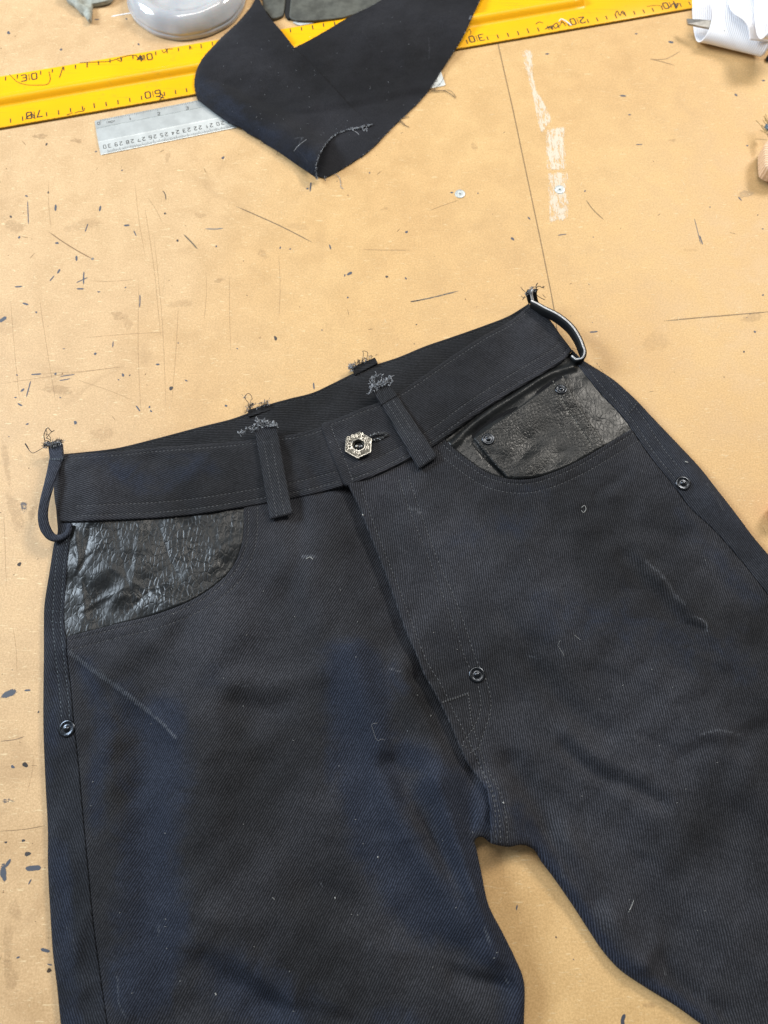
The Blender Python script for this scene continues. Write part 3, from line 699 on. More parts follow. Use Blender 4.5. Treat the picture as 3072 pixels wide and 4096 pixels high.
FRONT_TOP_R = [(2122,1215),(2038,1283),(1941,1336),(1851,1393),(1744,1466),(1660,1525),(1587,1572),(1515,1608),(1442,1632),(1382,1659),(1330,1678),(1303,1686)]
FRONT_TOP_L = [(1330,1690),(1286,1704),(1201,1729),(1123,1741),(1014,1756),(900,1768),(741,1780),(617,1789),(494,1802),(380,1810),(250,1817)]
BOT_L = [(243,2084),(281,2086),(463,2079),(617,2072),(802,2054),(975,2027),(1063,2012),(1165,1994),(1262,1973),(1376,1942)]
BOT_R = [(1394,1939),(1503,1900),(1641,1834),(1744,1776),(1911,1655),(2062,1558),(2182,1486),(2267,1428),(2288,1400)]
SEAM_L = [(265,2546),(268,2620),(283,2751),(295,2889),(313,3052),(332,3263),(350,3455),(374,3701),(398,3882),(428,4093),(450,4240)]
SEAM_R = [(2526,1714),(2594,1816),(2673,1915),(2705,1957),(2757,2026),(2857,2120),(2946,2220),(3020,2310),(3072,2378),(3230,2590)]
PK_L = [(975,2024),(973,2125),(963,2186),(926,2273),(864,2335),(772,2396),(617,2458),(463,2495),(265,2546)]
PK_R = [(2526,1714),(2423,1778),(2303,1847),(2212,1888),(2122,1914),(2038,1914),(1953,1890),(1881,1843),(1815,1790),(1775,1752)]
FLY = [(1390,1935),(1433,2021),(1475,2129),(1529,2262),(1577,2394),(1619,2515),(1662,2611),(1699,2702),(1741,2775),(1789,2871),(1838,2986),(1870,3052),(1912,3110),(1946,3161),(1958,3221),(1962,3300),(1961,3373)]

sil_px = path(SIL_L, [SIL_L[-1], SIL_IN[0]], SIL_IN, NOTCH, CROTCH, SIL_R_IN, [SIL_R_IN[-1], (3230,4235), SIL_R[0]], SIL_R, BAND_R_END, FRONT_TOP_R, [FRONT_TOP_R[-1], FRONT_TOP_L[0]], FRONT_TOP_L, step=24)
SILW = bp(sil_px, 3 * MM)
def W(pts, z=9): return bp(cr(pts, 20), z * MM)
# ridges (+) and valleys (-): line, width mm, height mm
FOLDS = [(W(l), w_ * MM, a * MM) for l, w_, a in [
    ([(270,2590),(480,2740),(610,2850),(715,2955)], 3.2, 1.5), ([(300,2700),(470,2860),(600,3000)], 12, -1.6),
    ([(900,2520),(830,2900),(800,3300),(850,3700)], 24, 2.6), ([(560,2900),(560,3300),(600,3700)], 16, -1.6), ([(440,3000),(500,3500),(560,4000)], 11, 1.5),
    ([(1420,2620),(1500,2900),(1560,3150),(1700,3420),(1850,3600),(1980,3800)], 11, 3.0), ([(1600,2700),(1700,2950),(1780,3120)], 13, 2.2),
    ([(1560,3060),(1680,3260),(1800,3480),(1930,3720)], 7.5, -2.8), ([(1740,3130),(1800,3300),(1880,3520),(1960,3700)], 7, 3.2),
    ([(1900,3080),(1860,3200),(1880,3330)], 6, -2.2), ([(1940,3230),(1890,3320)], 4, 1.4),
    ([(1400,2100),(1500,2330),(1590,2560)], 9, -.5), ([(1210,2250),(1330,2600),(1400,2800)], 18, 1.4), ([(1660,2720),(1780,2960),(1860,3120)], 4.5, -2.2),
    ([(1250,3560),(1500,3660),(1700,3780),(2000,3950)], 13, -2.2), ([(1500,3780),(1760,3830),(2070,3930)], 4, 1.3), ([(1990,3720),(1935,3650),(1900,3560)], 4, 1.5), ([(1820,3920),(2080,3945)], 5, -1.5),
    ([(1000,3850),(1120,3960),(1200,4090)], 7, 2.0), ([(820,3840),(900,3920),(1100,4010)], 7, -1.6), ([(1000,4030),(1200,4050),(1400,4100)], 5, -1.6), ([(470,3880),(500,3990),(520,4060)], 4, 1.4),
    ([(350,3650),(300,3800),(330,3950)], 5, 1.1), ([(940,2740),(1130,2740),(1300,2700)], 9, 1.3), ([(960,2830),(1100,2860)], 9, -1.2), ([(1560,2660),(1640,2700)], 5, -.9),
    # right leg
    ([(2250,2990),(2330,3060),(2430,3120),(2520,3150),(2640,3210)], 5.0, -2.0), ([(2270,2930),(2400,3040),(2560,3100)], 6, 1.2), ([(2110,2640),(2200,2760),(2300,2860),(2420,2930)], 8, -1.3),
    ([(2560,2240),(2640,2330),(2720,2420),(2790,2490)], 4.5, 1.2), ([(2500,2230),(2580,2340),(2700,2470)], 8, -1.2), ([(2740,2478),(2790,2492),(2815,2512)], 2.4, 1.1), ([(2750,2500),(2800,2522)], 3.0, -1.1), ([(2815,2510),(2870,2590),(2890,2680)], 4, .8),
    ([(2380,1990),(2430,1950),(2500,1900)], 4.0, -.9), ([(2300,2030),(2450,1985)], 5, .8), ([(2420,2150),(2560,2120),(2700,2150)], 8, -.8), ([(2780,2940),(2850,2935),(2960,2950)], 3.2, 1.0), ([(2700,3030),(2830,2990),(2960,3000)], 4.5, -1.1),
    ([(2700,2820),(2850,2780)], 4, -.7), ([(2050,3060),(2130,3200),(2230,3400),(2380,3600)], 9, -2.6), ([(2260,3350),(2320,3480),(2450,3700),(2560,3860)], 9, 2.0), ([(2200,3200),(2500,3400),(2700,3700)], 20, -2.2), ([(2640,3790),(2560,3880),(2450,3900)], 7, 1.2), ([(2660,3850),(2740,3960),(2900,4060)], 7, -1.6),
    ([(2400,2600),(2700,2750),(3000,3100)], 26, 1.8), ([(2900,3300),(2800,3700),(2950,4000)], 22, -1.8), ([(2080,2200),(2200,2400),(2250,2600)], 18, 1.2), ([(2740,2680),(2600,2640),(2540,2680)], 4, -.6),
    ([(2020,2740),(2080,2800)], 4, -.6), ([(2940,2950),(3072,2900)], 5, -1.0), ([(1880,2660),(1790,2700),(1720,2730)], 5, -.9), ([(2000,2450),(2100,2560),(2200,2600)], 6, -.8),
    # fine drag lines round the crotch and thighs
    ] + [([(x, y), (x + dx * .5 + rng.uniform(-14, 14), y + dy * .5 + rng.uniform(-14, 14)), (x + dx, y + dy)], rng.uniform(2.0, 4.5), rng.choice([-1, 1]) * rng.uniform(.30, .68))
        for x, y, dx, dy in [(2120 + rng.uniform(0, 750), 2050 + rng.uniform(0, 1500), rng.uniform(80, 260), rng.uniform(-10, 120)) for _ in range(26)] + [(380 + rng.uniform(0, 1200), 2350 + rng.uniform(0, 1500), rng.uniform(60, 200), rng.uniform(-30, 60)) for _ in range(20)] + [(1500 + rng.uniform(0, 350), 2700 + rng.uniform(0, 900), rng.uniform(20, 120), rng.uniform(80, 230)) for _ in range(10)]] + [
    ([(600,1830),(700,1950),(760,2040)], 9, -1.0), ([(1180,1800),(1240,1870),(1290,1960)], 6, -1.3), ([(1130,1800),(1210,1930)], 4, -1.0), ([(350,1850),(400,2050)], 10, .9),
    ([(1180,2020),(1200,2200),(1160,2400)], 9, -1.4), ([(700,2430),(640,2560),(500,2640)], 12, 1.0)]]
LIFTS = [(bp([[x, y]], .009)[0], r * MM, a * MM) for x, y, r, a in [(1990,3300,26,12.0),(1940,3620,22,7.5),(2060,3900,26,5.0),(1800,3150,26,3.0),(2250,3500,20,2.0),(1250,1790,40,1.5)]]
def HB(P):
    P = np.asarray(P, float); d = np.maximum(sdf(P, SILW), 0)
    z = 2.4 * MM + 3.2 * MM * np.sqrt(np.clip(1 - (1 - np.minimum(d / .006, 1)) ** 2, 0, 1)) + 6.0 * MM * (1 - np.exp(-d / .035))
    m = sstep(d, 0.0, .012)
    for l, w_, a in FOLDS: z = z + float(np.interp(w_ / MM, [2, 8], [.7, 2.5])) * a * m * gauss(P, l, w_)
    for c, r, a in LIFTS: z = z + a * np.exp(-((P - c) ** 2).sum(1) / r ** 2)
    return z + m * MM * (1.5 * noise(P, .085, 1) + .55 * noise(P, .032, 2) + .12 * noise(P, .011, 3))

BLUE_SHEEN = [(W(l), r * MM, a) for l, r, a in [  # where the bluish sheen of the light is painted onto the denim
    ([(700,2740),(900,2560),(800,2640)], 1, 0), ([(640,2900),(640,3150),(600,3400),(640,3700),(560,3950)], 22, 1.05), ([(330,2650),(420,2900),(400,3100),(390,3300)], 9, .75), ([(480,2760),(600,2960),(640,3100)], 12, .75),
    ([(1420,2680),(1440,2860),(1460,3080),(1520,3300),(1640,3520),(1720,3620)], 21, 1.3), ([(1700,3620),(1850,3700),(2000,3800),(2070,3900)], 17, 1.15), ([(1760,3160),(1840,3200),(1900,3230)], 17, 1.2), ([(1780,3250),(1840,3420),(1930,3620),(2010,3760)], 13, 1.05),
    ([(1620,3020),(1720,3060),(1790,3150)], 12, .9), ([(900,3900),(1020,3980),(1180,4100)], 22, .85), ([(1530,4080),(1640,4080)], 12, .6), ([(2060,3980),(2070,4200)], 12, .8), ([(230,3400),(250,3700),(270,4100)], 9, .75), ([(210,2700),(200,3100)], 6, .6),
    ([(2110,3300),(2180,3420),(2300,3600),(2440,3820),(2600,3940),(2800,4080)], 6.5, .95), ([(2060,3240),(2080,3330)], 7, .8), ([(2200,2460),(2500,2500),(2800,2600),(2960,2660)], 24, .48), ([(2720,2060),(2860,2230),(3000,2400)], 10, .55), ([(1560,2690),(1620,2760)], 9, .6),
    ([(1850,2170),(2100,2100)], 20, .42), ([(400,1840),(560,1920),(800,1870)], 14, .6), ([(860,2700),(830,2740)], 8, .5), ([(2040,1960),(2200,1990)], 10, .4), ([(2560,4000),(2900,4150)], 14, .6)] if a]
WEAR = [(W(l), r * MM, a) for l, r, a in [
    ([(280,2610),(400,2700),(480,2755),(600,2850)], 2.2, 1.1), ([(600,2850),(660,2900),(715,2955)], 1.4, 1.15), ([(370,2670),(460,2740),(520,2800)], 5, .6), ([(1210,2235),(1260,2235)], 2.0, 1.0), ([(640,3740),(640,3700)], 1.0, 1.0),
    ([(2580,2250),(2660,2330),(2700,2390),(2725,2415)], 3.2, .75), ([(2790,2480),(2812,2500),(2816,2530)], 1.2, 1.15), ([(2760,2470),(2800,2486)], 1.0, .9), ([(2780,2945),(2850,2925),(2945,2940)], 1.4, .9), ([(1640,2040),(1680,2060)], 4, .7),
    ([(1600,2200),(1640,2230)], 4, .6), ([(2090,2380),(2160,2350),(2190,2380)], 4, .5), ([(2820,3950),(2840,4010)], 1.5, .8), ([(2670,3870),(2680,3920)], 2, .8), ([(2240,3440),(2255,3520)], 1.5, .8), ([(1930,3700),(1950,3760)], 1.6, 1.0), ([(2020,3910),(2035,3935)], 1.2, 1.0),
    ([(940,2740),(1010,2755)], 2.0, .7), ([(1560,2680),(1600,2690)], 2, .8), ([(2830,1930),(2900,2040)], 2.0, .7), ([(2960,2240),(3040,2330)], 2.5, .6), ([(2100,2620),(2160,2640)], 1.4, .7), ([(480,3900),(490,4030),(520,4070)], 1.4, .9), ([(250,3700),(290,3740),(300,3800)], 1.2, .7),
    ([(2560,1890),(2600,1900)], 3, .6), ([(1280,3530),(1290,3560)], 1, .9), ([(830,2540),(900,2560)], 3, .6), ([(1180,2560),(1290,2640)], 3, .5), ([(2250,1980),(2330,1960)], 3, .5)]]
EDGEW = [W(FLY, 10), W(PK_L, 9), W(PK_R, 9)]
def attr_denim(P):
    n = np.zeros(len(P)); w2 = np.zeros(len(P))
    for l, r, a in BLUE_SHEEN: n = np.maximum(n, a * gauss(P, l, r * 1.05, 2.0))
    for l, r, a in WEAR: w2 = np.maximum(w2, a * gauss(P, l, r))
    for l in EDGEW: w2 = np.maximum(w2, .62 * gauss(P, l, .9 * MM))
    return {'navy': n, 'wear': w2}  # navy: mask of the bluish sheen painted into the denim

jc = bp([[1500, 2900]])[0]
jeans = thing('jeans', 'black denim jeans with black leather pocket facings, lying unfolded across the bench', 'jeans', (jc[0], jc[1], 0))

def shift(line, d):
    """parallel line d px to the left of travel"""
    c = cr(line, 8); T = np.gradient(c, axis=0); T /= np.linalg.norm(T, axis=1)[:, None]
    return c + np.stack([T[:, 1], -T[:, 0]], 1) * d
def clip(c, fn): return c[[bool(fn(p)) for p in c]]

STI = []      # (world line, height function, material key, stitch length mm)
def st(line_px, hf, off, key=0, L=2.4, smooth=True):
    c = cr(line_px, 8) if smooth else np.asarray(line_px, float)
    w_ = lift(c, lambda P: hf(P) + off * MM); STI.append((w_, hf, off, key, L)); return w_

# base layer under everything: the back of the jeans
up = lambda l, d: [tuple(p) for p in shift(l, d)[::6]]
base_px = path(SIL_L[1:], [SIL_L[-1], SIL_IN[0]], SIL_IN, NOTCH, CROTCH, SIL_R_IN, [SIL_R_IN[-1], (3230,4235), SIL_R[0]], SIL_R[:-1],
               [(2300,1420),(2240,1390),(2160,1300),(2090,1290)], [(2090,1290),(1950,1370),(1760,1500),(1540,1640),(1300,1730),(1100,1780),(700,1810),(260,1850)], step=12)
flyw = W(FLY, 10)
flyt = W(FLY[:9], 10)
patch('back_panel', base_px, HB, -1.5, jeans, M_DB, pitch=3.0, skirt=1.0, rnd=.8, rows=[flyw], dip=0, drop=lambda V: -3.6 * gauss(V, flyw, 10 * MM) - 3.6 * gauss(V, flyt, 18 * MM))

# back waistband, lying low behind the open waist
HW = lambda P: 3.2 * MM + MM * (.9 * noise(P, .06, 5) + .3 * noise(P, .02, 6)) 
bw_px = path(BACK_TOP, [BACK_TOP[-1], (300,1850)], [(300,1850),(700,1835),(1080,1800),(1330,1740),(1600,1620),(1900,1440),(2080,1330),(2128,1250)], [(2128,1250), BACK_TOP[0]])
bt = lift(shift(BACK_TOP, 14)[3:-3], HW)
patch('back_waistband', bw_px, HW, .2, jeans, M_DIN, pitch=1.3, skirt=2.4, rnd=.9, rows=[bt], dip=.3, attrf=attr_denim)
STI.append((bt, HW, .2, 2, 2.4))

# leather facings
def under(V, line, poly_px):
    q = lift(path(*[[poly_px[i], poly_px[(i + 1) % len(poly_px)]] for i in range(len(poly_px))], step=20), HB)
    return np.where(inside(V, q), -3.0 * np.clip(linedist(V, line) / (2.2 * MM) - .3, 0, 1), 0)
drL = lambda V: under(V, EDGEW[1], PK_L + [(500, 2800), (1100, 2500), (1100, 2010)])
drR = lambda V: under(V, EDGEW[2], PK_R + [(1700, 1820), (1900, 2100), (2300, 2100), (2600, 1800)])
creL = [(W([(x, y), (x + dx * .4, y + dy * .5), (x + dx, y + dy)], 9), w_ * MM, a) for x, y, dx, dy, w_, a in [(300,2130,40,330,2.2,.7),(360,2110,-50,200,1.6,-.5),(470,2130,60,260,1.6,-.4),(560,2100,-30,260,1.4,.35),(640,2110,90,230,1.6,-.4),(330,2440,180,-90,2.0,.55),(520,2440,160,-120,1.5,-.35),(850,2110,60,190,1.8,-.35),(940,2060,-10,150,1.5,.35),(420,2250,190,120,1.8,.4),(300,2300,60,-80,1.5,-.5)]]
HLn = lambda P: HB(P) + sum(a * MM * gauss(P, l, w_) for l, w_, a in creL) + MM * (.30 * noise(P, .026, 11) + .05 * noise(P, .009, 12))
lp_px = path([(975,2000),(600,2045),(300,2060),(284,2088)], [(284,2088),(279,2150),(270,2217),(258,2372),(254,2495),(258,2560)], [(258,2560),(480,2530),(640,2490),(800,2430),(900,2350),(960,2280),(1000,2190),(1005,2100),(1003,2010)], [(1003,2010),(975,2000)])
patch('leather_facing', lp_px, HLn, -.3, jeans, M_LL, pitch=1.2, skirt=1.5, label='glossy wrinkled leather facing of the left pocket', drop=drL)
folds_r = [W([(1790,1800),(1900,1700),(2060,1590),(2200,1500),(2290,1470)], 9), W([(1870,1745),(2040,1625),(2170,1540),(2240,1492)], 9)]
def HLr(P):
    return HB(P) + MM * (.26 * noise(P, .026, 13) + .05 * noise(P, .009, 14)) + 2.2 * MM * gauss(P, folds_r[0], 3.0 * MM) - 1.0 * MM * gauss(P, folds_r[1], 3.0 * MM) 
coinw = W([(2025,1905),(1893,1751),(2075,1628),(2255,1501)], 9)
rp_px = path([(1745,1760),(1911,1635),(2062,1538),(2182,1466),(2262,1420)], [(2262,1420),(2318,1466),(2393,1562),(2484,1659),(2534,1722)], [(2534,1722),(2440,1800),(2303,1875),(2212,1915),(2122,1940),(2020,1938),(1930,1910),(1840,1850),(1780,1800),(1745,1760)])
patch('leather_facing', rp_px, HLr, -.3, jeans, M_LR, pitch=1.2, skirt=1.5, label='black leather facing of the right pocket', drop=lambda V: drR(V) - 1.1 * gauss(V, coinw, 2.2 * MM))
HC = lambda P: HB(P) + MM * (.25 * noise(P, .02, 15) + 1.3)
cp = [(1893,1751),(2075,1628),(2170,1560),(2255,1501)]
cp2 = [(2255,1501),(2303,1600),(2362,1690),(2440,1810)]
cp_px = path(cp, cp2, [cp2[-1], (2380,1880), (2200,1940), (2060,1950)], [(2060,1950),(2025,1905),(1960,1835),(1893,1751)])
cst = [lift(shift(cp2[:-1] + [(2405,1757)], -d), HC) for d in (50,)]
coin = patch('coin_pocket', cp_px, HC, .9, jeans, M_LC, pitch=1.1, skirt=1.1, rnd=1.1, rows=cst, dip=.4, drop=lambda V: 1.5 * drR(V))
STI.append((cst[0], HC, .9, 3, 2.2)); STI.append((lift(shift(cp2[:-1] + [(2405,1757)], -8), HC), HC, .9, 3, 2.2))

# side panels beyond the seams
SLP = [(229,2128),(281,2100),(286,2090)]
slp_px = path([(286,2088),(279,2150),(272,2217),(262,2372),(257,2490),(265,2546)], SEAM_L, [SEAM_L[-1], SIL_L[-1]], SIL_L[::-1][:-3], [SIL_L[3], (240,2095), (286,2088)])
sideL = [shift([(284,2140),(272,2230),(262,2372),(257,2490),(268,2620),(283,2751),(292,2870)], -14), shift([(284,2140),(272,2230),(262,2372),(257,2490),(268,2620),(283,2751),(292,2870)], -46)]
rl = [lift(c, lambda P: HB(P) + .2 * MM) for c in sideL]
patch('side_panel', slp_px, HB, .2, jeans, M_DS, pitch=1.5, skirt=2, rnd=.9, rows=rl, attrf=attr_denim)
for q in rl: STI.append((q, HB, .2, 1, 2.4))
for l_ in ([(178,2438),(210,2443),(252,2447)], [(174,2480),(205,2487),(250,2492)]): st(l_, HB, .2, 1)
srp_px = path([(2286,1405),(2318,1466),(2393,1562),(2484,1659),(2526,1714)], SEAM_R, [SEAM_R[-1], SIL_R[0]], SIL_R, [SIL_R[-1], (2286,1405)])
SR0 = [(2330,1470),(2393,1552),(2484,1649),(2530,1706),(2594,1806),(2660,1890),(2690,1925)]
rr = [lift(shift(SR0, d)[2:], lambda P: HB(P) + .2 * MM) for d in (16, 56)]
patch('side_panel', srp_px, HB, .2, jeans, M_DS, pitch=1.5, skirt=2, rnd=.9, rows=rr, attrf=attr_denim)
for q in rr: STI.append((q, HB, .2, 0, 2.4))
st([(2551,1606),(2536,1630),(2514,1654)], HB, .6, 4)

# front panels
lf_px = path([(965,1995),(1165,1965),(1376,1915)], [(1376,1915),(1402,1935)], shift(FLY, 14)[2:-8], [tuple(shift(FLY, 14)[-8]), (1961,3365)], NOTCH[::-1], SIL_IN[::-1], [SIL_IN[0], SEAM_L[-1]], SEAM_L[::-1], PK_L[::-1], [PK_L[0], (965,1995)])
pl1, pl2 = clip(shift(PK_L, 20), lambda p: p[1] > 2035), clip(shift(PK_L, 56), lambda p: p[1] > 2020 and p[0] > 262)
rows_l = [lift(c, lambda P: HB(P) + .9 * MM) for c in (pl1, pl2)]
flyw = W(FLY, 10)
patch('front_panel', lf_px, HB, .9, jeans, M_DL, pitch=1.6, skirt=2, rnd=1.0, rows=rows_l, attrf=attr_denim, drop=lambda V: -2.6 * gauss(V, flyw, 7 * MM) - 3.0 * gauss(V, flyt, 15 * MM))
for q in rows_l: STI.append((q, HB, .9, 0, 2.4))
rf_px = path(FLY, CROTCH, SIL_R_IN, [SIL_R_IN[-1], (3230,4235), SEAM_R[-1]], SEAM_R[::-1], PK_R, [(1775,1752),(1800,1720)], [(1800,1720),(1641,1810),(1503,1878),(1388,1915)], [(1388,1915), FLY[0]])
pkw = W(PK_R, 9)
HR = lambda P: HB(P) + 2.2 * MM * gauss(P, flyw, 10 * MM) + .8 * MM * gauss(P, pkw, 5 * MM)
pr1, pr2 = shift(PK_R, 20), clip(shift(PK_R, 56), lambda p: p[0] > 1740)
fl = [shift([(1445,1954),(1499,2105),(1583,2322),(1644,2479),(1686,2593),(1716,2660),(1765,2739),(1813,2841),(1844,2901),(1886,2986),(1934,3100),(1976,3203),(1982,3378)], 0)]
J1 = [(1595,1915),(1638,2039),(1710,2219),(1770,2376),(1824,2521),(1867,2647),(1905,2720),(1922,2790),(1920,2853),(1892,2913),(1850,2974)]
J2 = [(1632,1900),(1686,2057),(1758,2256),(1830,2418),(1909,2647),(1945,2720),(1964,2800),(1960,2860),(1946,2901),(1916,2990)]
CS1 = [(1916,2988),(1946,3070),(1985,3140),(2012,3203),(2027,3293),(2029,3380)]; CS2 = [(1888,2990),(1925,3070),(1965,3150),(1994,3240),(2000,3300),(2002,3380)]
V1 = [(1874,2775),(1880,2840),(1886,2889),(1910,2962)]
rows_r = [lift(np.asarray(c) if len(c) > 20 else cr(c, 8), lambda P: HR(P) + .9 * MM) for c in (pr1, pr2, fl[0], J1, J2, CS1, CS2)]
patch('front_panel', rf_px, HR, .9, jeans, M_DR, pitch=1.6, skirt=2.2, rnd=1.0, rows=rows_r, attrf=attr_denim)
for q in rows_r: STI.append((q, HR, .9, 0, 2.4))
st(V1, HR, .9, 4, 1.6); st([(1768,2808),(1820,2790),(1876,2771)], HR, 1.0, 4, 1.3); st([(1768,2812),(1820,2794),(1876,2775)], HR, 1.0, 4, 1.3); st([(1878,3014),(1916,2988)], HR, 1.0, 4, 1.3); st([(1845,2980),(1870,2992)], HR, 1.0, 4, 1.3)

# waistbands
HBd = lambda P: HB(P) + 1.0 * MM
wl_px = path([(1345,1700),(1345,1840),(1376,1942)], BOT_L[::-1], [BOT_L[0], (230,2060),(214,1946),(250,1817)], FRONT_TOP_L[::-1], [FRONT_TOP_L[0], (1345,1700)])
tw = lambda c: lift(c, lambda P: HBd(P) + 1.0 * MM)
w_rows = [tw(clip(shift(FRONT_TOP_L, 17), lambda p: p[0] > 250)), tw(clip(shift(BOT_L, 22), lambda p: 290 < p[0] < 1360)), tw(clip(shift(BOT_L, 62), lambda p: 300 < p[0] < 1350))]
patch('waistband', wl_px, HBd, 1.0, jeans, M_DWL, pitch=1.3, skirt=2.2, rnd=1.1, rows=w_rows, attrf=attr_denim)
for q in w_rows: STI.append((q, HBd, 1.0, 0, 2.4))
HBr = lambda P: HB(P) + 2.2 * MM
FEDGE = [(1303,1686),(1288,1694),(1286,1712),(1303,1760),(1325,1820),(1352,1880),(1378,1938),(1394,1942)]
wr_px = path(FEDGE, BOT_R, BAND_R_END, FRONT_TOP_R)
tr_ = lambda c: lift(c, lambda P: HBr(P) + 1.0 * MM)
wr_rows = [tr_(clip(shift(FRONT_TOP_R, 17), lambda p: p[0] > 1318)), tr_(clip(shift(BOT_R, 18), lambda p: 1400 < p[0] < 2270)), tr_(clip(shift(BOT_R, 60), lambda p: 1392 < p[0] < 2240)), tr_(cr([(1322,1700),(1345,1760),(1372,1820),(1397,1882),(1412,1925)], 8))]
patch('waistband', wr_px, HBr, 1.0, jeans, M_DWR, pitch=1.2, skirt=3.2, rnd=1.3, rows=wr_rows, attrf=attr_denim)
for q in wr_rows: STI.append((q, HBr, 1.0, 0, 2.4))

# ------------------------------------------------------------------ fraying
def fray(mbD, mbL, pts_px, z, n, Lmm, spread=1.0, dirdeg=90, tuft=1.0, light=.5):
    """short broken threads and fluffy tufts along a cut edge"""
    c = cr(pts_px, 3)
    for _ in range(n):
        p = c[rng.integers(len(c))] + rng.normal(0, 2, 2); q = bp([p], z)[0]; a = math.radians(dirdeg + rng.normal(0, 45) * spread); L = Lmm * MM * rng.uniform(.4, 1.3)
        k = 7; t = np.linspace(0, 1, k); bend = rng.normal(0, .9); aa = a + bend * t * 1.6
        xy = np.cumsum(np.column_stack([np.cos(aa), np.sin(aa)]) * L / k, 0) + q; zz = z + rng.uniform(-.5, 1.2) * MM + L * .35 * np.sin(t * 2.2) * rng.uniform(-.2, 1)
        mb = mbL if rng.random() < light else mbD
        mb.add(*tube_vf(np.column_stack([xy, np.maximum(zz, .0005)]), rng.uniform(.10, .24) * MM, 4))
    for _ in range(int(n * tuft)):
        p = c[rng.integers(len(c))] + rng.normal(0, 6, 2) * [1, .8]; q = bp([p], z + .5 * MM)[0]
        for _k in range(7):
            k = 5; a = rng.uniform(0, 6.28); t = np.linspace(0, 1, k); L = rng.uniform(.8, 2.4) * MM; aa = a + t * rng.normal(0, 1.0)
            xy = np.cumsum(np.column_stack([np.cos(aa), np.sin(aa)]) * L / k, 0) + q + rng.normal(0, .35, 2) * MM
            (mbL if rng.random() < light + .1 else mbD).add(*tube_vf(np.column_stack([xy, z + rng.uniform(0, 1.6) * MM + t * rng.normal(0, .6) * MM]), rng.uniform(.10, .20) * MM, 4))
def thread(mb, pts, zs, r=.2, n=5):
    c = cr(pts, 3); z = np.interp(np.linspace(0, 1, len(c)), np.linspace(0, 1, len(zs)), np.array(zs) * MM)
    P = np.array([bp([p], q)[0] for p, q in zip(c, z)]); mb.add(*tube_vf(np.column_stack([P, z]), r * MM, n))

# ------------------------------------------------------------------ belt loops
def loop_flat(TL, TR, BR, BL, z0, bow, label, twist=None):
    """strap lying over the waistband: four corners in the photo, standing bow mm proud in the middle"""
    t = np.linspace(0, 1, 26); mid = [];
    Lp = np.array(TL) + (np.array(BL) - TL) * t[:, None]; Rp = np.array(TR) + (np.array(BR) - TR) * t[:, None]
    zc = None
    z = np.full(26, .012)
    for _ in range(3):
        a = bp(Lp, z); b = bp(Rp, z); c = (a + b) / 2; z = HBr(c) + (z0 + bow * np.sin(np.pi * np.clip(t, 0, 1)) ** .8) * MM
        sm = np.convolve(np.r_[[z[0]] * 4, z, [z[-1]] * 4], np.ones(9) / 9, 'valid'); z = sm
    P = np.column_stack([c, z]); side = np.column_stack([unit_rows(b - a), np.zeros(26)]); hw = np.linalg.norm(b - a, axis=1) / 2
    T = np.gradient(P, axis=0); T /= np.linalg.norm(T, axis=1)[:, None]; upv = np.cross(side, T); upv *= np.sign(upv[:, 2:3])
    o = mk('belt_loop', *strip_vf(P, side, hw, upv, np.full(26, 1.15 * MM)), M_DLP, jeans, label=label)
    mb = MB()
    for k in (-.38, .30):
        Q = P + side * (hw * k)[:, None] + upv * 1.15 * MM; Q = resample(Q, 2.9 * MM)
        for i in range(len(Q) - 1): add_stitch(mb, Q[i], Q[i + 1], .22)
    mb.build('loop_stitching', M_ST, o, kind='stuff'); return o, P
def unit_rows(v): return v / np.linalg.norm(v, axis=1)[:, None]
def add_stitch(mb, a, b, r=.2, gap=.16, h=.16):
    d = b - a; L = np.linalg.norm(d)
    if L < 1e-5: return
    a = a + d * gap; b = b - d * gap; d = d / L; n = np.cross(d, [0, 0, 1]); n /= max(np.linalg.norm(n), 1e-9); r *= MM; h *= MM
    u = np.array([0, 0, 1.0]); m = (a + b) / 2
    v = [a - u * r * .5, m - n * r + u * h * .2, b - u * r * .5, m + n * r + u * h * .2, m + u * h * 1.6, a + (m - a) * .35 + u * h, b + (m - b) * .35 + u * h]
    mb.add(v, [[0, 1, 5], [1, 4, 5], [1, 6, 4], [1, 2, 6], [2, 3, 6], [3, 4, 6], [3, 5, 4], [3, 0, 5]])
lpA, PA = loop_flat((1027,1768), (1117,1760), (1171,2055), (1081,2078), 1.3, 2.6, 'strap belt loop left of the button')
lpB, PB = loop_flat((1524,1617), (1587,1580), (1750,1826), (1675,1878), 1.3, 2.6, 'strap belt loop right of the button')
def stub(corners, hz, label, parent=None, mat=None):
    """cut-off end of a loop standing above the band"""
    return patch('belt_loop_end' if parent is not None else 'belt_loop', path([corners[0], corners[1]], [corners[1], corners[2]], [corners[2], corners[3]], [corners[3], corners[0]]), hz, 0, parent or jeans, mat or M_DLP, pitch=1.0, skirt=1.6, rnd=.7, label=label)
sA = stub([(1016,1708),(1106,1700),(1118,1764),(1028,1772)], lambda P: np.full(len(P), 12.2 * MM), None, lpA)
sB = stub([(1488,1560),(1552,1530),(1590,1582),(1526,1620)], lambda P: np.full(len(P), 13.2 * MM), None, lpB)
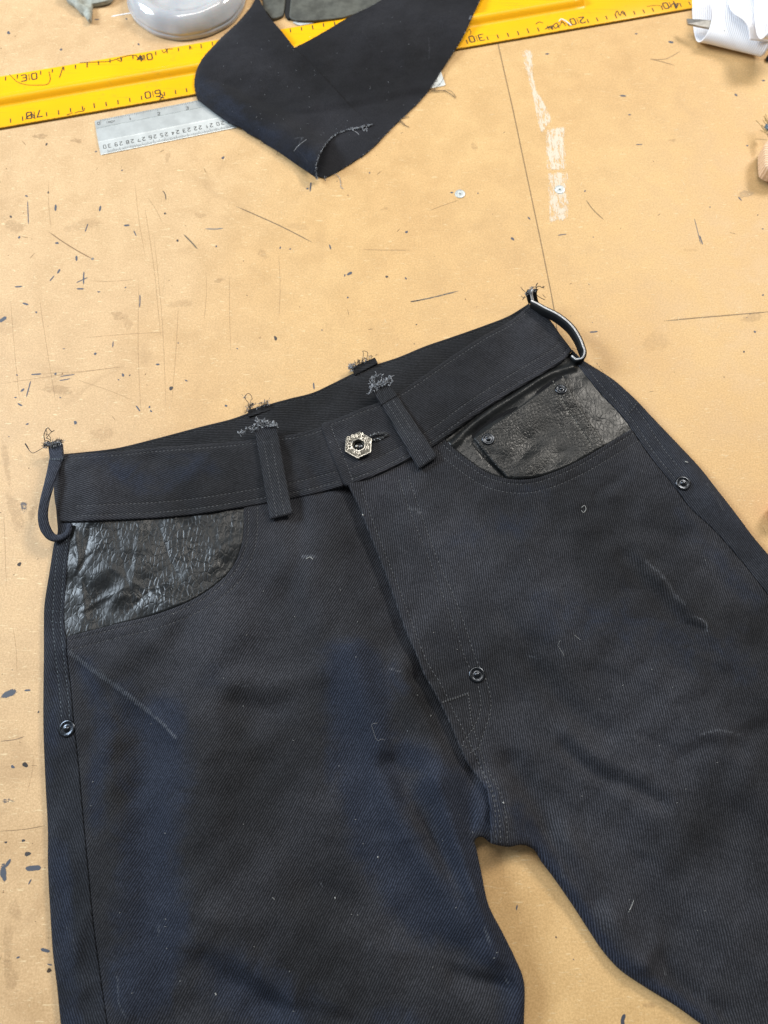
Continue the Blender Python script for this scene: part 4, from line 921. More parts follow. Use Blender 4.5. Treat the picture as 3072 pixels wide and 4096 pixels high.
for o_, pts, z in ((lpA, [(1016,1710),(1060,1696),(1110,1702)], 12.5 * MM), (lpB, [(1486,1558),(1520,1536),(1556,1530)], 13.8 * MM)):
    d_, l_ = MB(), MB(); fray(d_, l_, pts, z, 34, 3.4, 1.0, 100, .9, .55)
    if o_ is lpA: fray(d_, l_, [(960,1740),(985,1722),(1012,1715)], z, 8, 2.5, 1, 180, .8, .7); fray(d_, l_, [(1030,1690),(1050,1684),(1062,1690)], z, 8, 2.5, 1, 90, .9, .8)
    else: fray(d_, l_, [(1488,1570),(1496,1510),(1520,1500)], z, 14, 2.6, 1, 110, 1, .75); fray(d_, l_, [(1556,1512),(1562,1522)], z, 5, 3.0, 1, 90, .8, .6)
    d_.build('frayed_threads', M_TH, o_, kind='stuff'); l_.build('frayed_tufts', M_TL, o_, kind='stuff')
for lab, cor, fr, extra in (('cut stub of the rear belt loop on the left', [(990,1640),(1072,1612),(1082,1640),(994,1668)], [(985,1650),(1000,1630),(1072,1610)], [([(1000,1650),(992,1610),(978,1590),(992,1574),(1003,1580),(1010,1598)], [5, 7, 9, 9, 7, 6], .22), ([(1002,1640),(1004,1600),(1010,1594)], [5, 8, 7], .2)]),
                            ('cut stub of the rear belt loop behind the button', [(1404,1468),(1500,1428),(1512,1452),(1420,1500)], [(1400,1482),(1412,1460),(1450,1446),(1504,1428)], [([(1450,1450),(1453,1410),(1450,1404)], [5, 10, 10], .22), ([(1466,1440),(1470,1410),(1460,1404),(1452,1404)], [5, 9, 10, 10], .22), ([(1440,1490),(1450,1510),(1466,1518)], [6, 6, 6], .12)])):
    o = stub(cor, lambda P: np.full(len(P), 4.6 * MM), lab, mat=M_DIN); d_, l_ = MB(), MB(); fray(d_, l_, fr, 5.5 * MM, 26, 2.3, .8, 110, .8, .22)
    for p_, z_, r_ in extra: thread(d_, p_, z_, r_)
    if 'behind' in lab: fray(d_, l_, [(1400,1480),(1412,1456)], 6.5 * MM, 10, 2.2, 1, 150, 1.2, .6)
    else: fray(d_, l_, [(978,1590),(985,1592)], 8 * MM, 3, 1.2, 1, 150, .6, .5)
    d_.build('frayed_threads', M_TH, o, kind='stuff'); l_.build('frayed_tufts', M_TL, o, kind='stuff')

# left side loop: a strap bowing out past the hip
def curve3(pts, n=60):
    px = resample(cr([p[:2] for p in pts], 4), 4); t = np.linspace(0, 1, len(px)); tz = np.linspace(0, 1, len(pts))
    L = np.r_[0, np.cumsum(np.linalg.norm(np.diff(np.array([p[:2] for p in pts]), axis=0), axis=1))]; L /= L[-1]
    col = lambda k: np.interp(t, L, [p[k] for p in pts]); z = col(2) * MM
    P = np.array([bp([a], b)[0] for a, b in zip(px, z)]); r = np.column_stack([P, z, col(3), col(4)]); return resample(r, 1.3 * MM)
def edge_strip(R, name, mat, parent, label, tilt):
    P = R[:, :3]; T = unit_rows(np.gradient(P, axis=0)); side = unit_rows(np.cross(T, [0, 0, 1.0])); upv = unit_rows(np.cross(side, T))
    c, s = math.cos(tilt), math.sin(tilt); s2 = side * c + upv * s; u2 = -side * s + upv * c
    return mk(name, *strip_vf(P, s2, R[:, 3] * MM, u2, R[:, 4] * MM), mat, parent, label=label), P, s2, u2
R1 = curve3([(224,1838,10,4.6,1.3),(212,1885,13,4.0,1.4),(196,1940,14,3.4,1.5),(178,2010,14,3.2,1.6),(172,2070,13,3.4,1.6),(182,2115,11.5,3.5,1.6),(208,2148,10,3.0,1.6),(240,2152,9.5,2.4,1.5),(272,2130,9.5,2.0,1.4),(279,2096,9.5,1.9,1.3)])
M_DLB = denim('denim_side_loop', 80, 1.1, c_lo=(.009, .0105, .015), c_hi=(.055, .062, .078), bump=.8)
lsl, *_ = edge_strip(R1, 'belt_loop', M_DLB, jeans, 'side belt loop bowing out past the left hip', .25)
s3 = patch('belt_loop_end', path([(190,1778),(246,1768)], [(246,1768),(252,1836)], [(252,1836),(198,1838)], [(198,1838),(190,1778)]), lambda P: np.full(len(P), 11 * MM), 0, lsl, M_DLB, pitch=1.0, skirt=2.5, rnd=.8)
d_, l_ = MB(), MB(); fray(d_, l_, [(186,1782),(210,1774),(246,1768)], 11.5 * MM, 46, 2.4, .8, 95, .9, .28); fray(d_, l_, [(178,1788),(186,1776)], 11 * MM, 12, 1.8, 1, 170, .8, .2)
for p_, z_, r_ in [([(176,1788),(150,1804),(130,1812),(116,1800),(100,1776)], [11, 9, 8, 8, 7], .24), ([(101,1774),(108,1784),(114,1796)], [7, 7, 8], .38), ([(180,1766),(176,1740),(184,1720),(192,1711),(204,1724),(208,1726),(218,1722)], [12, 16, 18, 18, 17, 16, 15], .32), ([(210,1724),(196,1738),(186,1752)], [16, 14, 13], .25),
                   ([(180,1735),(194,1740),(202,1752),(203,1764)], [17, 15, 13, 12], .2), ([(184,1752),(196,1756),(204,1764)], [13, 13, 12], .28), ([(180,1762),(192,1764),(202,1770)], [12, 12, 12], .28), ([(182,1716),(188,1730),(184,1744)], [18, 16, 14], .22)]: thread(d_, p_, z_, r_)
d_.build('frayed_threads', M_TH, lsl, kind='stuff'); l_.build('frayed_tufts', M_TL, lsl, kind='stuff')
mbx = MB()
for k in (0, 1):
    q = bp(cr([(196,1834 + k * 4),(225,1835 + k * 4),(254,1832 + k * 4)], 4), 12.5 * MM); Q = np.column_stack([q, np.full(len(q), 12.6 * MM)]); Q = resample(Q, 1.9 * MM)
    for i in range(len(Q) - 1): add_stitch(mbx, Q[i], Q[i + 1], .3, .1, .25)
mbx.build('loop_stitching', M_STB, lsl, kind='stuff')

# right side loop: piped strap standing on its edge, white edging along the top
M_PIPE = plain('loop_leather', (.008, .009, .010), .6, bump=.3, bscale=500, spec=.2)
M_WED = plain('white_edging', (.74, .71, .68), .8, bump=.5, bscale=900, var=.25, vscale=900)
R2 = curve3([(2126,1216,11,1.9,3.8),(2150,1229,12.5,2.2,4.2),(2175,1244,13.5,2.3,4.5),(2219,1266,15,2.4,4.6),(2255,1291,15.5,2.4,4.8),(2286,1321,15.5,2.4,4.8),(2312,1362,15,2.3,4.8),(2326,1396,14,2.2,4.8),(2332,1420,12.5,2.0,4.6),(2324,1440,10.5,1.7,4.0),(2304,1446,9,1.4,3.0),(2285,1432,8,1.4,2.5)])
rsl, P2, s2_, u2_ = edge_strip(R2, 'belt_loop', M_PIPE, jeans, 'leather side belt loop with white edging, standing out from the right hip', 0.0)
E1 = P2 + u2_ * (R2[:, 4] * MM)[:, None] + s2_ * .1 * MM
mk('white_edging', *strip_vf(E1, s2_, np.full(len(E1), .62 * MM), u2_, np.full(len(E1), .4 * MM)), M_WED, rsl)
mbx = MB(); Q = resample(E1 + u2_ * .5 * MM, 1.15 * MM)
for i in range(2, len(Q) - 2):
    n = np.cross(unit(Q[i + 1] - Q[i]), [0, 0, 1]); add_stitch(mbx, Q[i] - n * .55 * MM, Q[i] + n * .45 * MM + (Q[i + 1] - Q[i]) * .4, .17, 0, .12)
mbx.build('edging_holes', M_TH, rsl, kind='stuff')
# its cut end, standing up
R3 = curve3([(2134,1212,9,1.6,2.0),(2128,1190,13,1.6,2.0),(2126,1168,17,1.6,2.0),(2132,1156,19,1.5,1.8)])
mk('belt_loop_end', *strip_vf(R3[:, :3] + [2.2 * MM, 0, 0], np.tile([1.0, 0, 0], (len(R3), 1)), np.full(len(R3), 2.0 * MM), np.tile([0, -.6, .8], (len(R3), 1)), np.full(len(R3), 1.6 * MM)), M_PIPE, rsl)
mk('belt_loop_end', *strip_vf(R3[:, :3] + [-2.2 * MM, 0, -.5 * MM], np.tile([1.0, 0, 0], (len(R3), 1)), np.full(len(R3), 1.9 * MM), np.tile([0, -.6, .8], (len(R3), 1)), np.full(len(R3), 1.6 * MM)), M_PIPE, rsl)
mk('white_edging', *strip_vf(R3[:, :3] + [-.2 * MM, -.9 * MM, .9 * MM], np.tile([1.0, 0, 0], (len(R3), 1)), np.full(len(R3), 1.0 * MM), np.tile([0, -.6, .8], (len(R3), 1)), np.full(len(R3), 1.2 * MM)), M_WED, rsl)
d_, l_ = MB(), MB(); fray(d_, l_, [(2112,1170),(2128,1158),(2142,1164)], 18 * MM, 16, 1.8, 1, 100, .7, .6)
for p_, z_, r_ in [([(2146,1160),(2144,1144),(2150,1132)], [19, 20, 20], .42), ([(2146,1150),(2156,1145),(2168,1150),(2176,1152)], [19, 19, 18, 17], .3), ([(2170,1148),(2178,1146)], [17, 17], .35), ([(2102,1168),(2090,1158),(2083,1148)], [16, 15, 14], .24), ([(2100,1184),(2090,1200)], [14, 12], .26), ([(2084,1184),(2096,1192),(2104,1188)], [12, 13, 14], .22), ([(2146,1180),(2160,1190),(2180,1200)], [14, 12, 9], .26), ([(2110,1168),(2104,1174),(2110,1190)], [17, 16, 13], .7), ([(2288,1394),(2300,1396),(2312,1400)], [8, 8, 7], .12)]: thread(d_, p_, z_, r_)
d_.build('frayed_threads', M_TH, rsl, kind='stuff'); l_.build('frayed_tufts', M_TL, rsl, kind='stuff')

# ------------------------------------------------------------------ stitching lines on the cloth
M_STK = {0: M_ST, 1: M_STB, 2: plain('stitch_thread_inner', (.035, .036, .037), .7), 3: plain('stitch_thread_leather', (.22, .21, .18), .5), 4: plain('stitch_thread_bar', (.075, .076, .078), .7)}
for key in M_STK:
    mb = MB()
    for w_, hf, off, k, L in STI:
        if k != key: continue
        q = resample(w_, (L + .5) * MM); z = hf(q) + off * MM - (.20 if k != 4 else -.05) * MM; Q = np.column_stack([q, z])
        for i in range(len(Q) - 1): add_stitch(mb, Q[i] + rng.normal(0, .05, 3) * MM, Q[i + 1], (.30 if k == 3 else .22) if k != 4 else .42, .12, .24 if k != 4 else .35)
    if mb.n: mb.build('topstitching', M_STK[key], jeans, kind='stuff')

# ------------------------------------------------------------------ rivets and button
def lathe(c, prof, n=32, R=np.eye(3), wob=None):
    v = []; 
    for r, z in prof:
        for i in range(n):
            a = i * 2 * math.pi / n; rr = r * (1 + (wob(i, r) if wob else 0)); v.append(np.array(c) + R @ (np.array([rr * math.cos(a), rr * math.sin(a), z]) * MM))
    m = len(v); v.append(np.array(c) + R @ np.array([0, 0, prof[0][1] * MM])); k = len(prof)
    f = [[m, i, (i + 1) % n] for i in range(n)] + [[a * n + i, (a + 1) * n + i, (a + 1) * n + (i + 1) % n, a * n + (i + 1) % n] for a in range(k - 1) for i in range(n)]
    return v, f
def tilt_at(hf, c):
    e = 3 * MM; g = hf(np.array([c, c + [e, 0], c + [0, e]])); nx, ny = -(g[1] - g[0]) / e, -(g[2] - g[0]) / e
    return np.array(Vector((nx, ny, 1)).rotation_difference(Vector((0, 0, 1))).inverted().to_matrix())
def rivet(px, py, rpx, hf, off, lab):
    c2 = lift([[px, py]], lambda P: hf(P) + (off + .8) * MM)[0]; z = float(hf(c2[None])[0]) + off * MM; R_ = rpx / 5.75; Rm = tilt_at(hf, c2); c = (c2[0], c2[1], z)
    o = mk('rivet', *lathe(c, [(0, .75), (R_ * .42, .7), (R_ * .50, .55), (R_ * .62, .75), (R_ * .80, .95), (R_ * .92, .9), (R_, .55), (R_ * 1.0, -.4)], 48, Rm), M_GUN, jeans, label=lab)
    mb = MB()
    for i in range(30):
        a = i * 2 * math.pi / 30; d = np.array([math.cos(a), math.sin(a), 0]); s = np.array([-d[1], d[0], 0]) * R_ * .028
        p0, p1 = d * R_ * .56, d * R_ * .84; u = np.array([0, 0, 1])
        q = [p0 - s + u * .7, p1 - s + u * .95, p1 + s + u * .95, p0 + s + u * .7, p0 + u * 1.0, p1 + u * 1.2]
        mb.add([np.array(c) + Rm @ (x * MM) for x in q], [[0, 1, 5, 4], [2, 3, 4, 5], [0, 4, 3], [1, 2, 5]])
    mb.build('rivet_flutes', M_GUN, o, smooth=False, kind='stuff')
    mk('rivet_nipple', *lathe(c, [(0, 2.0), (R_ * .12, 1.98), (R_ * .24, 1.8), (R_ * .32, 1.45), (R_ * .36, 1.0), (R_ * .36, .4)], 24, Rm), M_GUN, o)
rivet(1953, 1755, 27, HC, .9, 'dark rivet at the lower left of the coin pocket')
rivet(2245, 1556, 25, HC, .9, 'dark rivet at the top right of the coin pocket')
rivet(2733, 1932, 31, HB, .2, 'dark rivet at the foot of the right side seam stitching')
rivet(1908, 2698, 31, HR, .9, 'dark rivet beside the fly')
rivet(267, 2914, 32, HB, .5, 'dark rivet at the foot of the left side seam stitching')

bc2 = lift([[1434, 1781]], lambda P: HBr(P) + 6 * MM)[0]; bz = float(HBr(bc2[None])[0]) + 1.0 * MM; Rb = tilt_at(HBr, bc2)
def bw(x, y, z): return np.array([bc2[0], bc2[1], bz]) + Rb @ (np.array([x, y, z]) * MM)
hexpx = [(1439,1723),(1484,1754),(1483,1812),(1432,1840),(1382,1808),(1386,1747)]
hw_ = bp(hexpx, bz + 4.6 * MM) - bc2; hx = hw_ / MM
hexc = hx.mean(0); hr = np.linalg.norm(hx - hexc, axis=1).mean(); ha = math.atan2(hx[0][1] - hexc[1], hx[0][0] - hexc[0])
HX = [(hexc[0] + hr * math.cos(ha + i * math.pi / 3), hexc[1] + hr * math.sin(ha + i * math.pi / 3)) for i in range(6)]
but = thing('button', '', '', (0, 0, 0)); bpy.data.objects.remove(but)
mb = MB(); rings = []
def ring(scale, z, rnd=0, inner=None):
    out = []
    for i in range(36):
        t = i / 6; k = int(t) % 6; f_ = t - int(t); a, b = np.array(HX[k]), np.array(HX[(k + 1) % 6]); p = a + (b - a) * f_
        p = hexc + (p - hexc) * scale
        if rnd: c_ = hexc + (p - hexc) / np.linalg.norm(p - hexc) * (inner if inner else hr * scale); p = p * (1 - rnd) + c_ * rnd
        out.append(bw(p[0], p[1], z))
    return out
for sc_, z, rd, inn in [(.90, 2.6, .05, None), (.985, 3.0, .02, None), (1.0, 3.4, 0, None), (1.0, 4.4, 0, None), (.975, 4.75, 0, None), (.93, 4.8, 0, None), (.90, 4.45, 0, None), (.55, 4.45, .3, None), (.50, 4.85, .4, None), (.44, 4.9, .5, None), (.43, 4.2, .9, 4.2), (.40, 2.4, 1, 3.9), (.30, 1.8, 1, 2.8)]: rings += ring(sc_, z, rd, inn)
m = len(rings) // 36; f = [[a * 36 + i, a * 36 + (i + 1) % 36, (a + 1) * 36 + (i + 1) % 36, (a + 1) * 36 + i] for a in range(m - 1) for i in range(36)] + [list(range((m - 1) * 36, m * 36))]
fm = [1 if 6 <= a < 7 else (1 if a >= 10 else 0) for a in range(m - 1) for i in range(36)] + [1]
but = mk('button', rings, f, None, jeans, smooth=False, mats=[M_SIL, M_SILD], fmat=fm, label='hexagonal antique silver jeans button with raised letters')
mk('button_shank', *lathe(bw(hexc[0], hexc[1], 0), [(0, 2.7), (3.4, 2.7), (3.8, 2.2), (3.8, -.5)], 24, Rb), M_GUN, but)
mk('button_pin', *lathe(bw(hexc[0] - 1.0, hexc[1] - .5, 1.6), [(0, 2.6), (.7, 2.5), (1.2, 2.0), (1.35, 1.2), (1.4, 0)], 20, Rb), M_SIL, but)
class Ink3(Ink2): pass
bi = Ink2(bw(0, 0, 0)[:2], (1, 0), (0, 1), bw(0, 0, 4.42)[2])
def btext(ch, px, py, size, rot=0, wd=.36):
    q = (bp([[px, py]], bz + 4.6 * MM)[0] - bc2); bi.text(ch, q[0], q[1], size * MM, wd * MM, rot=rot, h=.38 * MM)
for ch, x, y, s_, r_ in [('B',1400,1783,4.6,.12),('B',1395,1754,2.6,.1),('B',1412,1746,2.6,-.05),('K',1448,1754,3.0,-.5),('K',1465,1757,3.2,-.3),('A',1470,1789,4.6,-.1),('A',1480,1770,2.4,-.3),('M',1448,1738,2.4,.3),('H',1422,1806,3.0,.1),('A',1437,1810,3.0,0),('M',1432,1828,2.0,.1),('B',1426,1744,2.0,.2)]: btext(ch, x, y, s_, r_)
for _ in range(140):
    a = rng.uniform(0, 6.28); r = hr * rng.uniform(.56, .80) ; x, y = (hexc[0] + r * math.cos(a)) * MM, (hexc[1] + r * math.sin(a)) * MM
    b_ = rng.uniform(0, 6.28); bi.line([(x, y), (x + .35 * MM * math.cos(b_), y + .35 * MM * math.sin(b_))], .2 * MM, h=.14 * MM)
bi.build('raised_lettering', M_SIL, but, kind='stuff')
# buttonhole: thick worked edge right of the button
bhd, bhl = MB(), MB()
for side in (-1, 1):
    c = cr([(1478,1756 + side * 9),(1500,1748 + side * 11),(1530,1741 + side * 9),(1548,1739 + side * 4)], 3)
    for p in c:
        for _k in range(3):
            q = p + rng.normal(0, 2.6, 2); z = .2 + rng.uniform(0, .9); c3 = bp([q], bz + z * MM)[0]; zz = bz + z * MM
            a = rng.uniform(0, 6.28); d = np.array([math.cos(a), math.sin(a), rng.normal(0, .3)]) * .55 * MM; t = np.linspace(-1, 1, 4)[:, None]
            (bhl if rng.random() < .14 else bhd).add(*tube_vf(np.array([*c3, zz]) + d * t + np.array([0, 0, .3 * MM]) * (1 - t ** 2), .24 * MM, 5))
hole = cr([(1482,1762),(1505,1749),(1536,1742),(1508,1757),(1482,1762)], 4)[:-1]; hq = lift(hole, lambda P: HBr(P) + 1.3 * MM); hz = HBr(hq) + 1.15 * MM
bh = mk('buttonhole', np.column_stack([hq, hz]), [list(range(len(hq)))], M_HOLE, jeans)
bhd.build('buttonhole_stitching', plain('buttonhole_thread', (.020, .020, .021), .45, spec=.7), bh, kind='stuff'); bhl.build('buttonhole_lint', M_TL, bh, kind='stuff')
# lint and loose hairs on the denim
lt = MB()
def on(pts, hf, r, off=1.3):
    c = cr(pts, 3); q = lift(c, lambda P: hf(P) + off * MM); lt.add(*tube_vf(np.column_stack([q, hf(q) + off * MM]), r * MM, 4))
on([(1510,2892),(1488,2898),(1494,2925),(1502,2950),(1512,2962),(1525,2956),(1540,2960)], HB, .04)
on([(2242,2560),(2232,2580),(2250,2610),(2256,2626)], HR, .05); on([(2298,2540),(2322,2560)], HR, .075); on([(2535,3600),(2528,3620),(2518,3640)], HR, .13); on([(2528,3616),(2524,3632),(2513,3650)], HR, .075); on([(1512,3425),(1511,3432)], HB, .3); on([(1340,3588),(1341,3596)], HB, .26); on([(2012,3208),(2015,3214)], HR, .4); on([(2740,1846),(2752,1850)], HB, .4)
on([(1090,3590),(1100,3600)], HB, .12); on([(2326,2030),(2338,2022),(2344,2036),(2334,2050),(2326,2042)], HR, .16); on([(1224,2236),(1240,2228),(1252,2238)], HB, .2); on([(860,3972),(864,3976),(862,3982)], HB, .22); on([(1450,2057),(1453,2062)], HR, .4, 1.6)
for _ in range(60):
    x, y = rng.uniform(280, 2900), rng.uniform(2150, 4090); a = rng.uniform(0, 6.28)
    if inside(bp([[x, y]], .009), SILW)[0] and not (2030 < x < 2500 and y > 3300): on([(x, y), (x + 3 * math.cos(a), y + 3 * math.sin(a)), (x + 5 * math.cos(a + .6), y + 5 * math.sin(a + .6))], HR if x > 1900 else HB, .085)
lt.build('lint', plain('pale_lint', (.42, .42, .40), .9), jeans, kind='stuff')

# ------------------------------------------------------------------ folded cloth scrap
def cloth(name, ang, **k): return denim(name, ang, 1.1, c_lo=(.0085, .0086, .0098), c_hi=(.025, .025, .028), bump=.35, **k)
M_SC = cloth('scrap_cloth', 80); M_SC2 = cloth('scrap_cloth_inside', 10)
sc_c = bp([[1300, 400]])[0]
scrap = thing('cloth_scrap', 'black cloth offcut folded over on itself with frayed edges, lying across both rulers', 'cloth', (sc_c[0], sc_c[1], 0))
S_L = [(1026,-60),(1018,0),(960,78),(870,165),(805,240),(783,290),(777,340),(788,395)]; S_FOLD = [(788,395),(900,478),(1010,538),(1110,600),(1190,656),(1268,712)]
S_LIP = [(1268,712),(1264,672),(1282,612),(1312,566),(1352,534),(1400,517),(1450,508),(1487,497)]
S_R = [(1300,712),(1345,690),(1400,655),(1480,600),(1560,520),(1600,480),(1690,392),(1760,290),(1812,210),(1850,150),(1885,75),(1925,-10),(1950,-60)]
S_NOTCH_R = [(1590,-60),(1520,2),(1390,70),(1310,118),(1240,158),(1178,190)]; S_NOTCH_L = [(1178,190),(1130,128),(1075,62),(1040,0),(1020,-60)]
yrH = lambda P: 0
def Hlow(P):
    q = (P - yA); y = (q @ uy) / MM; on_r = sstep(y, -8, 4) * (1 - sstep(y, W_ - 4, W_ + 10)); rib = np.exp(-((y - rc) / 7.5) ** 2)
    q2 = (P - rBL); ry = (q2 @ np.array([-ex[1], ex[0]])) / MM; on2 = sstep(ry, -7, 2) * (1 - sstep(ry, 40, 46))
    return MM * (1.0 + 5.4 * sstep(y, -30, 12) + 1.8 * np.exp(-((y - rc) / 16) ** 2) + 2.2 * on2 * (1 - sstep(y, -30, 0)) + .35 * noise(P, .035, 21) + .25 * noise(P, .015, 22))
foldw = bp(cr([(700,330),(788,395)] + S_FOLD[1:] + [(1330,760)], 12), 4 * MM); leftw = bp(cr(S_L, 12), 4 * MM)
def Htop(P):
    d = linedist(P, foldw); t = np.exp(-((d - 16 * MM) / (17 * MM)) ** 2) * np.where(d < 16 * MM, 1, 1); rise = np.sqrt(np.clip(1 - (1 - np.minimum(d / (7 * MM), 1)) ** 2, 0, 1))
    near = (P - foldw[0]) @ unit(foldw[-1] - foldw[0]) / np.linalg.norm(foldw[-1] - foldw[0])
    amp = 5.0 + 10.0 * np.clip(near, 0, 1) ** 1.2; dl = linedist(P, leftw); rise2 = .35 + .65 * np.sqrt(np.clip(1 - (1 - np.minimum(dl / (9 * MM), 1)) ** 2, 0, 1))
    return np.maximum(Hlow(P) + 1.0 * MM, 2 * MM + MM * amp * t * rise) * rise2 + MM * (.5 * noise(P, .05, 23) + .2 * noise(P, .02, 24))
def attr_s(P):
    q = bp([[800,330],[930,440],[1100,560],[1230,650]], .01)  # bluish sheen along the fold, painted into the cloth colour
    return {'navy': .62 * np.exp(-(linedist(P, q) / .016) ** 2), 'wear': .9 * np.exp(-(linedist(P, bp([[1175,560],[1215,556],[1190,590]], .012)) / .0012) ** 2) + .75 * np.exp(-(linedist(P, bp([[1712,160],[1718,200],[1716,240]], .004)) / .0012) ** 2) + .6 * np.exp(-(linedist(P, bp([[1410,90],[1500,210],[1545,270]], .004)) / .0008) ** 2) + .5 * np.exp(-(linedist(P, bp([[1660,100],[1680,150]], .004)) / .003) ** 2)}
low_px = path(S_R, [S_R[-1], S_NOTCH_R[0]], S_NOTCH_R, [(1178,190),(1120,330),(1010,420),(1000,500)], [(1000,500),(1110,590),(1200,655),(1272,706),(1300,712)])
patch('cloth_layer', low_px, Hlow, 0, scrap, M_SC, pitch=1.6, skirt=.8, rnd=.5, attrf=attr_s)
top_px = path(S_L, S_FOLD, S_LIP, [(1487,497),(1400,420),(1290,300),(1178,190)], S_NOTCH_L, [S_NOTCH_L[-1], S_L[0]])
patch('cloth_layer', top_px, Htop, .35, scrap, M_SC, pitch=1.5, skirt=.8, rnd=.5, attrf=attr_s, drop=lambda V: -2.2 * sstep(-sdf(V, bp(np.array([(1268,730),(1200,600),(1300,440),(1560,400),(1560,600)]), .008)), -1, 0) * 0)
d_, l_ = MB(), MB()
def edge_fuzz(pts, hf, n, L, light=.3, off=.4):
    c = cr(pts, 3); Q_ = lift(c, lambda P: hf(P) + off * MM); Z_ = hf(Q_) + off * MM
    for _ in range(n):
        i_ = rng.integers(len(c)); q = Q_[i_]; z = Z_[i_]; a = rng.uniform(0, 6.28); t = np.linspace(0, 1, 5); l = L * rng.uniform(.3, 1.2) * MM; aa = a + t * rng.normal(0, 1.2)
        xy = np.cumsum(np.column_stack([np.cos(aa), np.sin(aa)]) * l / 5, 0) + q; (l_ if rng.random() < light else d_).add(*tube_vf(np.column_stack([xy, z + t * rng.normal(0, .3) * MM]), rng.uniform(.08, .17) * MM, 4))
edge_fuzz(S_LIP, Htop, 420, 1.1, .62); edge_fuzz([(1400,517),(1450,508),(1487,497)], Htop, 160, 1.7, .7); edge_fuzz([(1268,712),(1266,690)], Htop, 50, 1.6, .7); edge_fuzz(S_R, Hlow, 520, .9, .28); edge_fuzz(S_L, Htop, 200, .9, .2); edge_fuzz(S_NOTCH_R, Hlow, 140, .8, .25); edge_fuzz(S_FOLD, Hlow, 40, 1.2, .2)
edge_fuzz([(1880,74),(1884,66)], Hlow, 40, 1.8, .9)
for p_, z_, r_ in [([(1700,352),(1740,362),(1780,364),(1805,378),(1822,392)], [1.5, 1.5, 1, .8, .6], .24), ([(1700,364),(1740,366),(1800,362),(1824,388)], [1.5, 1, 1, .6], .16), ([(1735,358),(1765,330),(1780,296)], [1, 4, 3], .16), ([(1724,350),(1738,358),(1742,356)], [1.5, 1.5, 1.2], .25), ([(1592,478),(1610,470),(1636,468)], [1.2, 1, .7], .2), ([(1596,480),(1610,496),(1636,508)], [1.2, .8, .6], .22), ([(1590,476),(1612,490),(1620,500)], [1.2, .8, .5], .2), ([(1598,476),(1606,464)], [1.2, .8], .18),
                   ([(1338,694),(1356,708),(1363,730),(1364,748),(1374,756)], [1.2, .6, .5, .5, .4], .22), ([(1298,704),(1302,722)], [1.2, .5], .28), ([(1112,604),(1106,620)], [2, .6], .16), ([(1050,560),(1042,574)], [2, .6], .16), ([(1265,655),(1290,668),(1326,688)], [5, 6, 3], .15), ([(1410,520),(1430,532),(1436,540)], [9, 8, 7], .2), ([(1448,508),(1456,524),(1462,514)], [8, 7, 7], .22), ([(1466,506),(1468,528)], [8, 6], .22), ([(1225,558),(1190,586),(1176,604)], [17, 17, 16], .2), ([(1190,600),(1218,632),(1232,652)], [17, 15, 13], .15)]: thread(d_ if r_ < .2 or p_[0][0] > 1500 else l_, p_, z_, r_)
for _ in range(70):
    x, y = rng.uniform(880, 1700), rng.uniform(60, 560); q = bp([[x, y]], 6 * MM)
    tp_ = inside(q, bp(low_px, 5 * MM))[0] or inside(q, bp(top_px, 8 * MM))[0]
    if tp_:
        z = float(max(Htop(q)[0] if inside(q, bp(top_px, 8 * MM))[0] else 0, Hlow(q)[0])) + .45 * MM; a = rng.uniform(0, 6.28); L = rng.uniform(.3, 1.1) * MM; t = np.linspace(0, 1, 4)
        l_.add(*tube_vf(np.column_stack([q[0, 0] + np.cos(a + t) * L * t, q[0, 1] + np.sin(a + t) * L * t, np.full(4, z)]), .11 * MM, 4))
d_.build('frayed_threads', M_TH, scrap, kind='stuff'); l_.build('frayed_tufts', M_TL, scrap, kind='stuff')

# ------------------------------------------------------------------ round glossy disc
def milky():
    m, nt, b = newmat('milky_gloss'); g = NT(nt); P = g.pos()
    g.l(g.mix(g.ramp(g.noise(40, 4, .6, vec=P), .3, .7), (.40, .41, .44), (.50, .50, .50)), b.inputs['Base Color'])
    b.inputs['Roughness'].default_value = .13; b.inputs['Coat Weight'].default_value = .6; b.inputs['Coat Roughness'].default_value = .05; b.inputs['Subsurface Weight'].default_value = .15; b.inputs['Subsurface Scale'].default_value = .004
    g.l(g.bump(g.noise(120, 3, vec=P), .12, .0006), b.inputs['Normal']); return m
M_MILK = milky(); dc = bp([[752, -8]])[0]
disc = thing('round_disc', 'glossy milky white round disc with a rolled rim, behind the yellow straightedge', 'disc', (dc[0], dc[1], 0))
wob = lambda i, r: .006 * math.sin(i * .39 + r) + .004 * math.sin(i * .9)
mk('disc_body', *lathe((dc[0], dc[1], 0), [(0, 12.5), (30, 12.8), (36, 14.2), (39.5, 17.2), (42.5, 18.4), (46, 17.6), (49.5, 15.2), (52.8, 11.2), (55, 7.2), (55.6, 5.6), (55.3, 5.1), (56.2, 4.6), (56.5, 2.6), (55.8, .3)], 96, wob=wob), M_MILK, disc)
mk('disc_dark_centre', *lathe((dc[0] - .004, dc[1] + .008, 0), [(0, 17), (12, 17), (15, 15.5), (16, 12)], 40, wob=wob), plain('dark_recess', (.10, .10, .10), .4), disc)  # dark piece added to stand in for the disc's dark recess

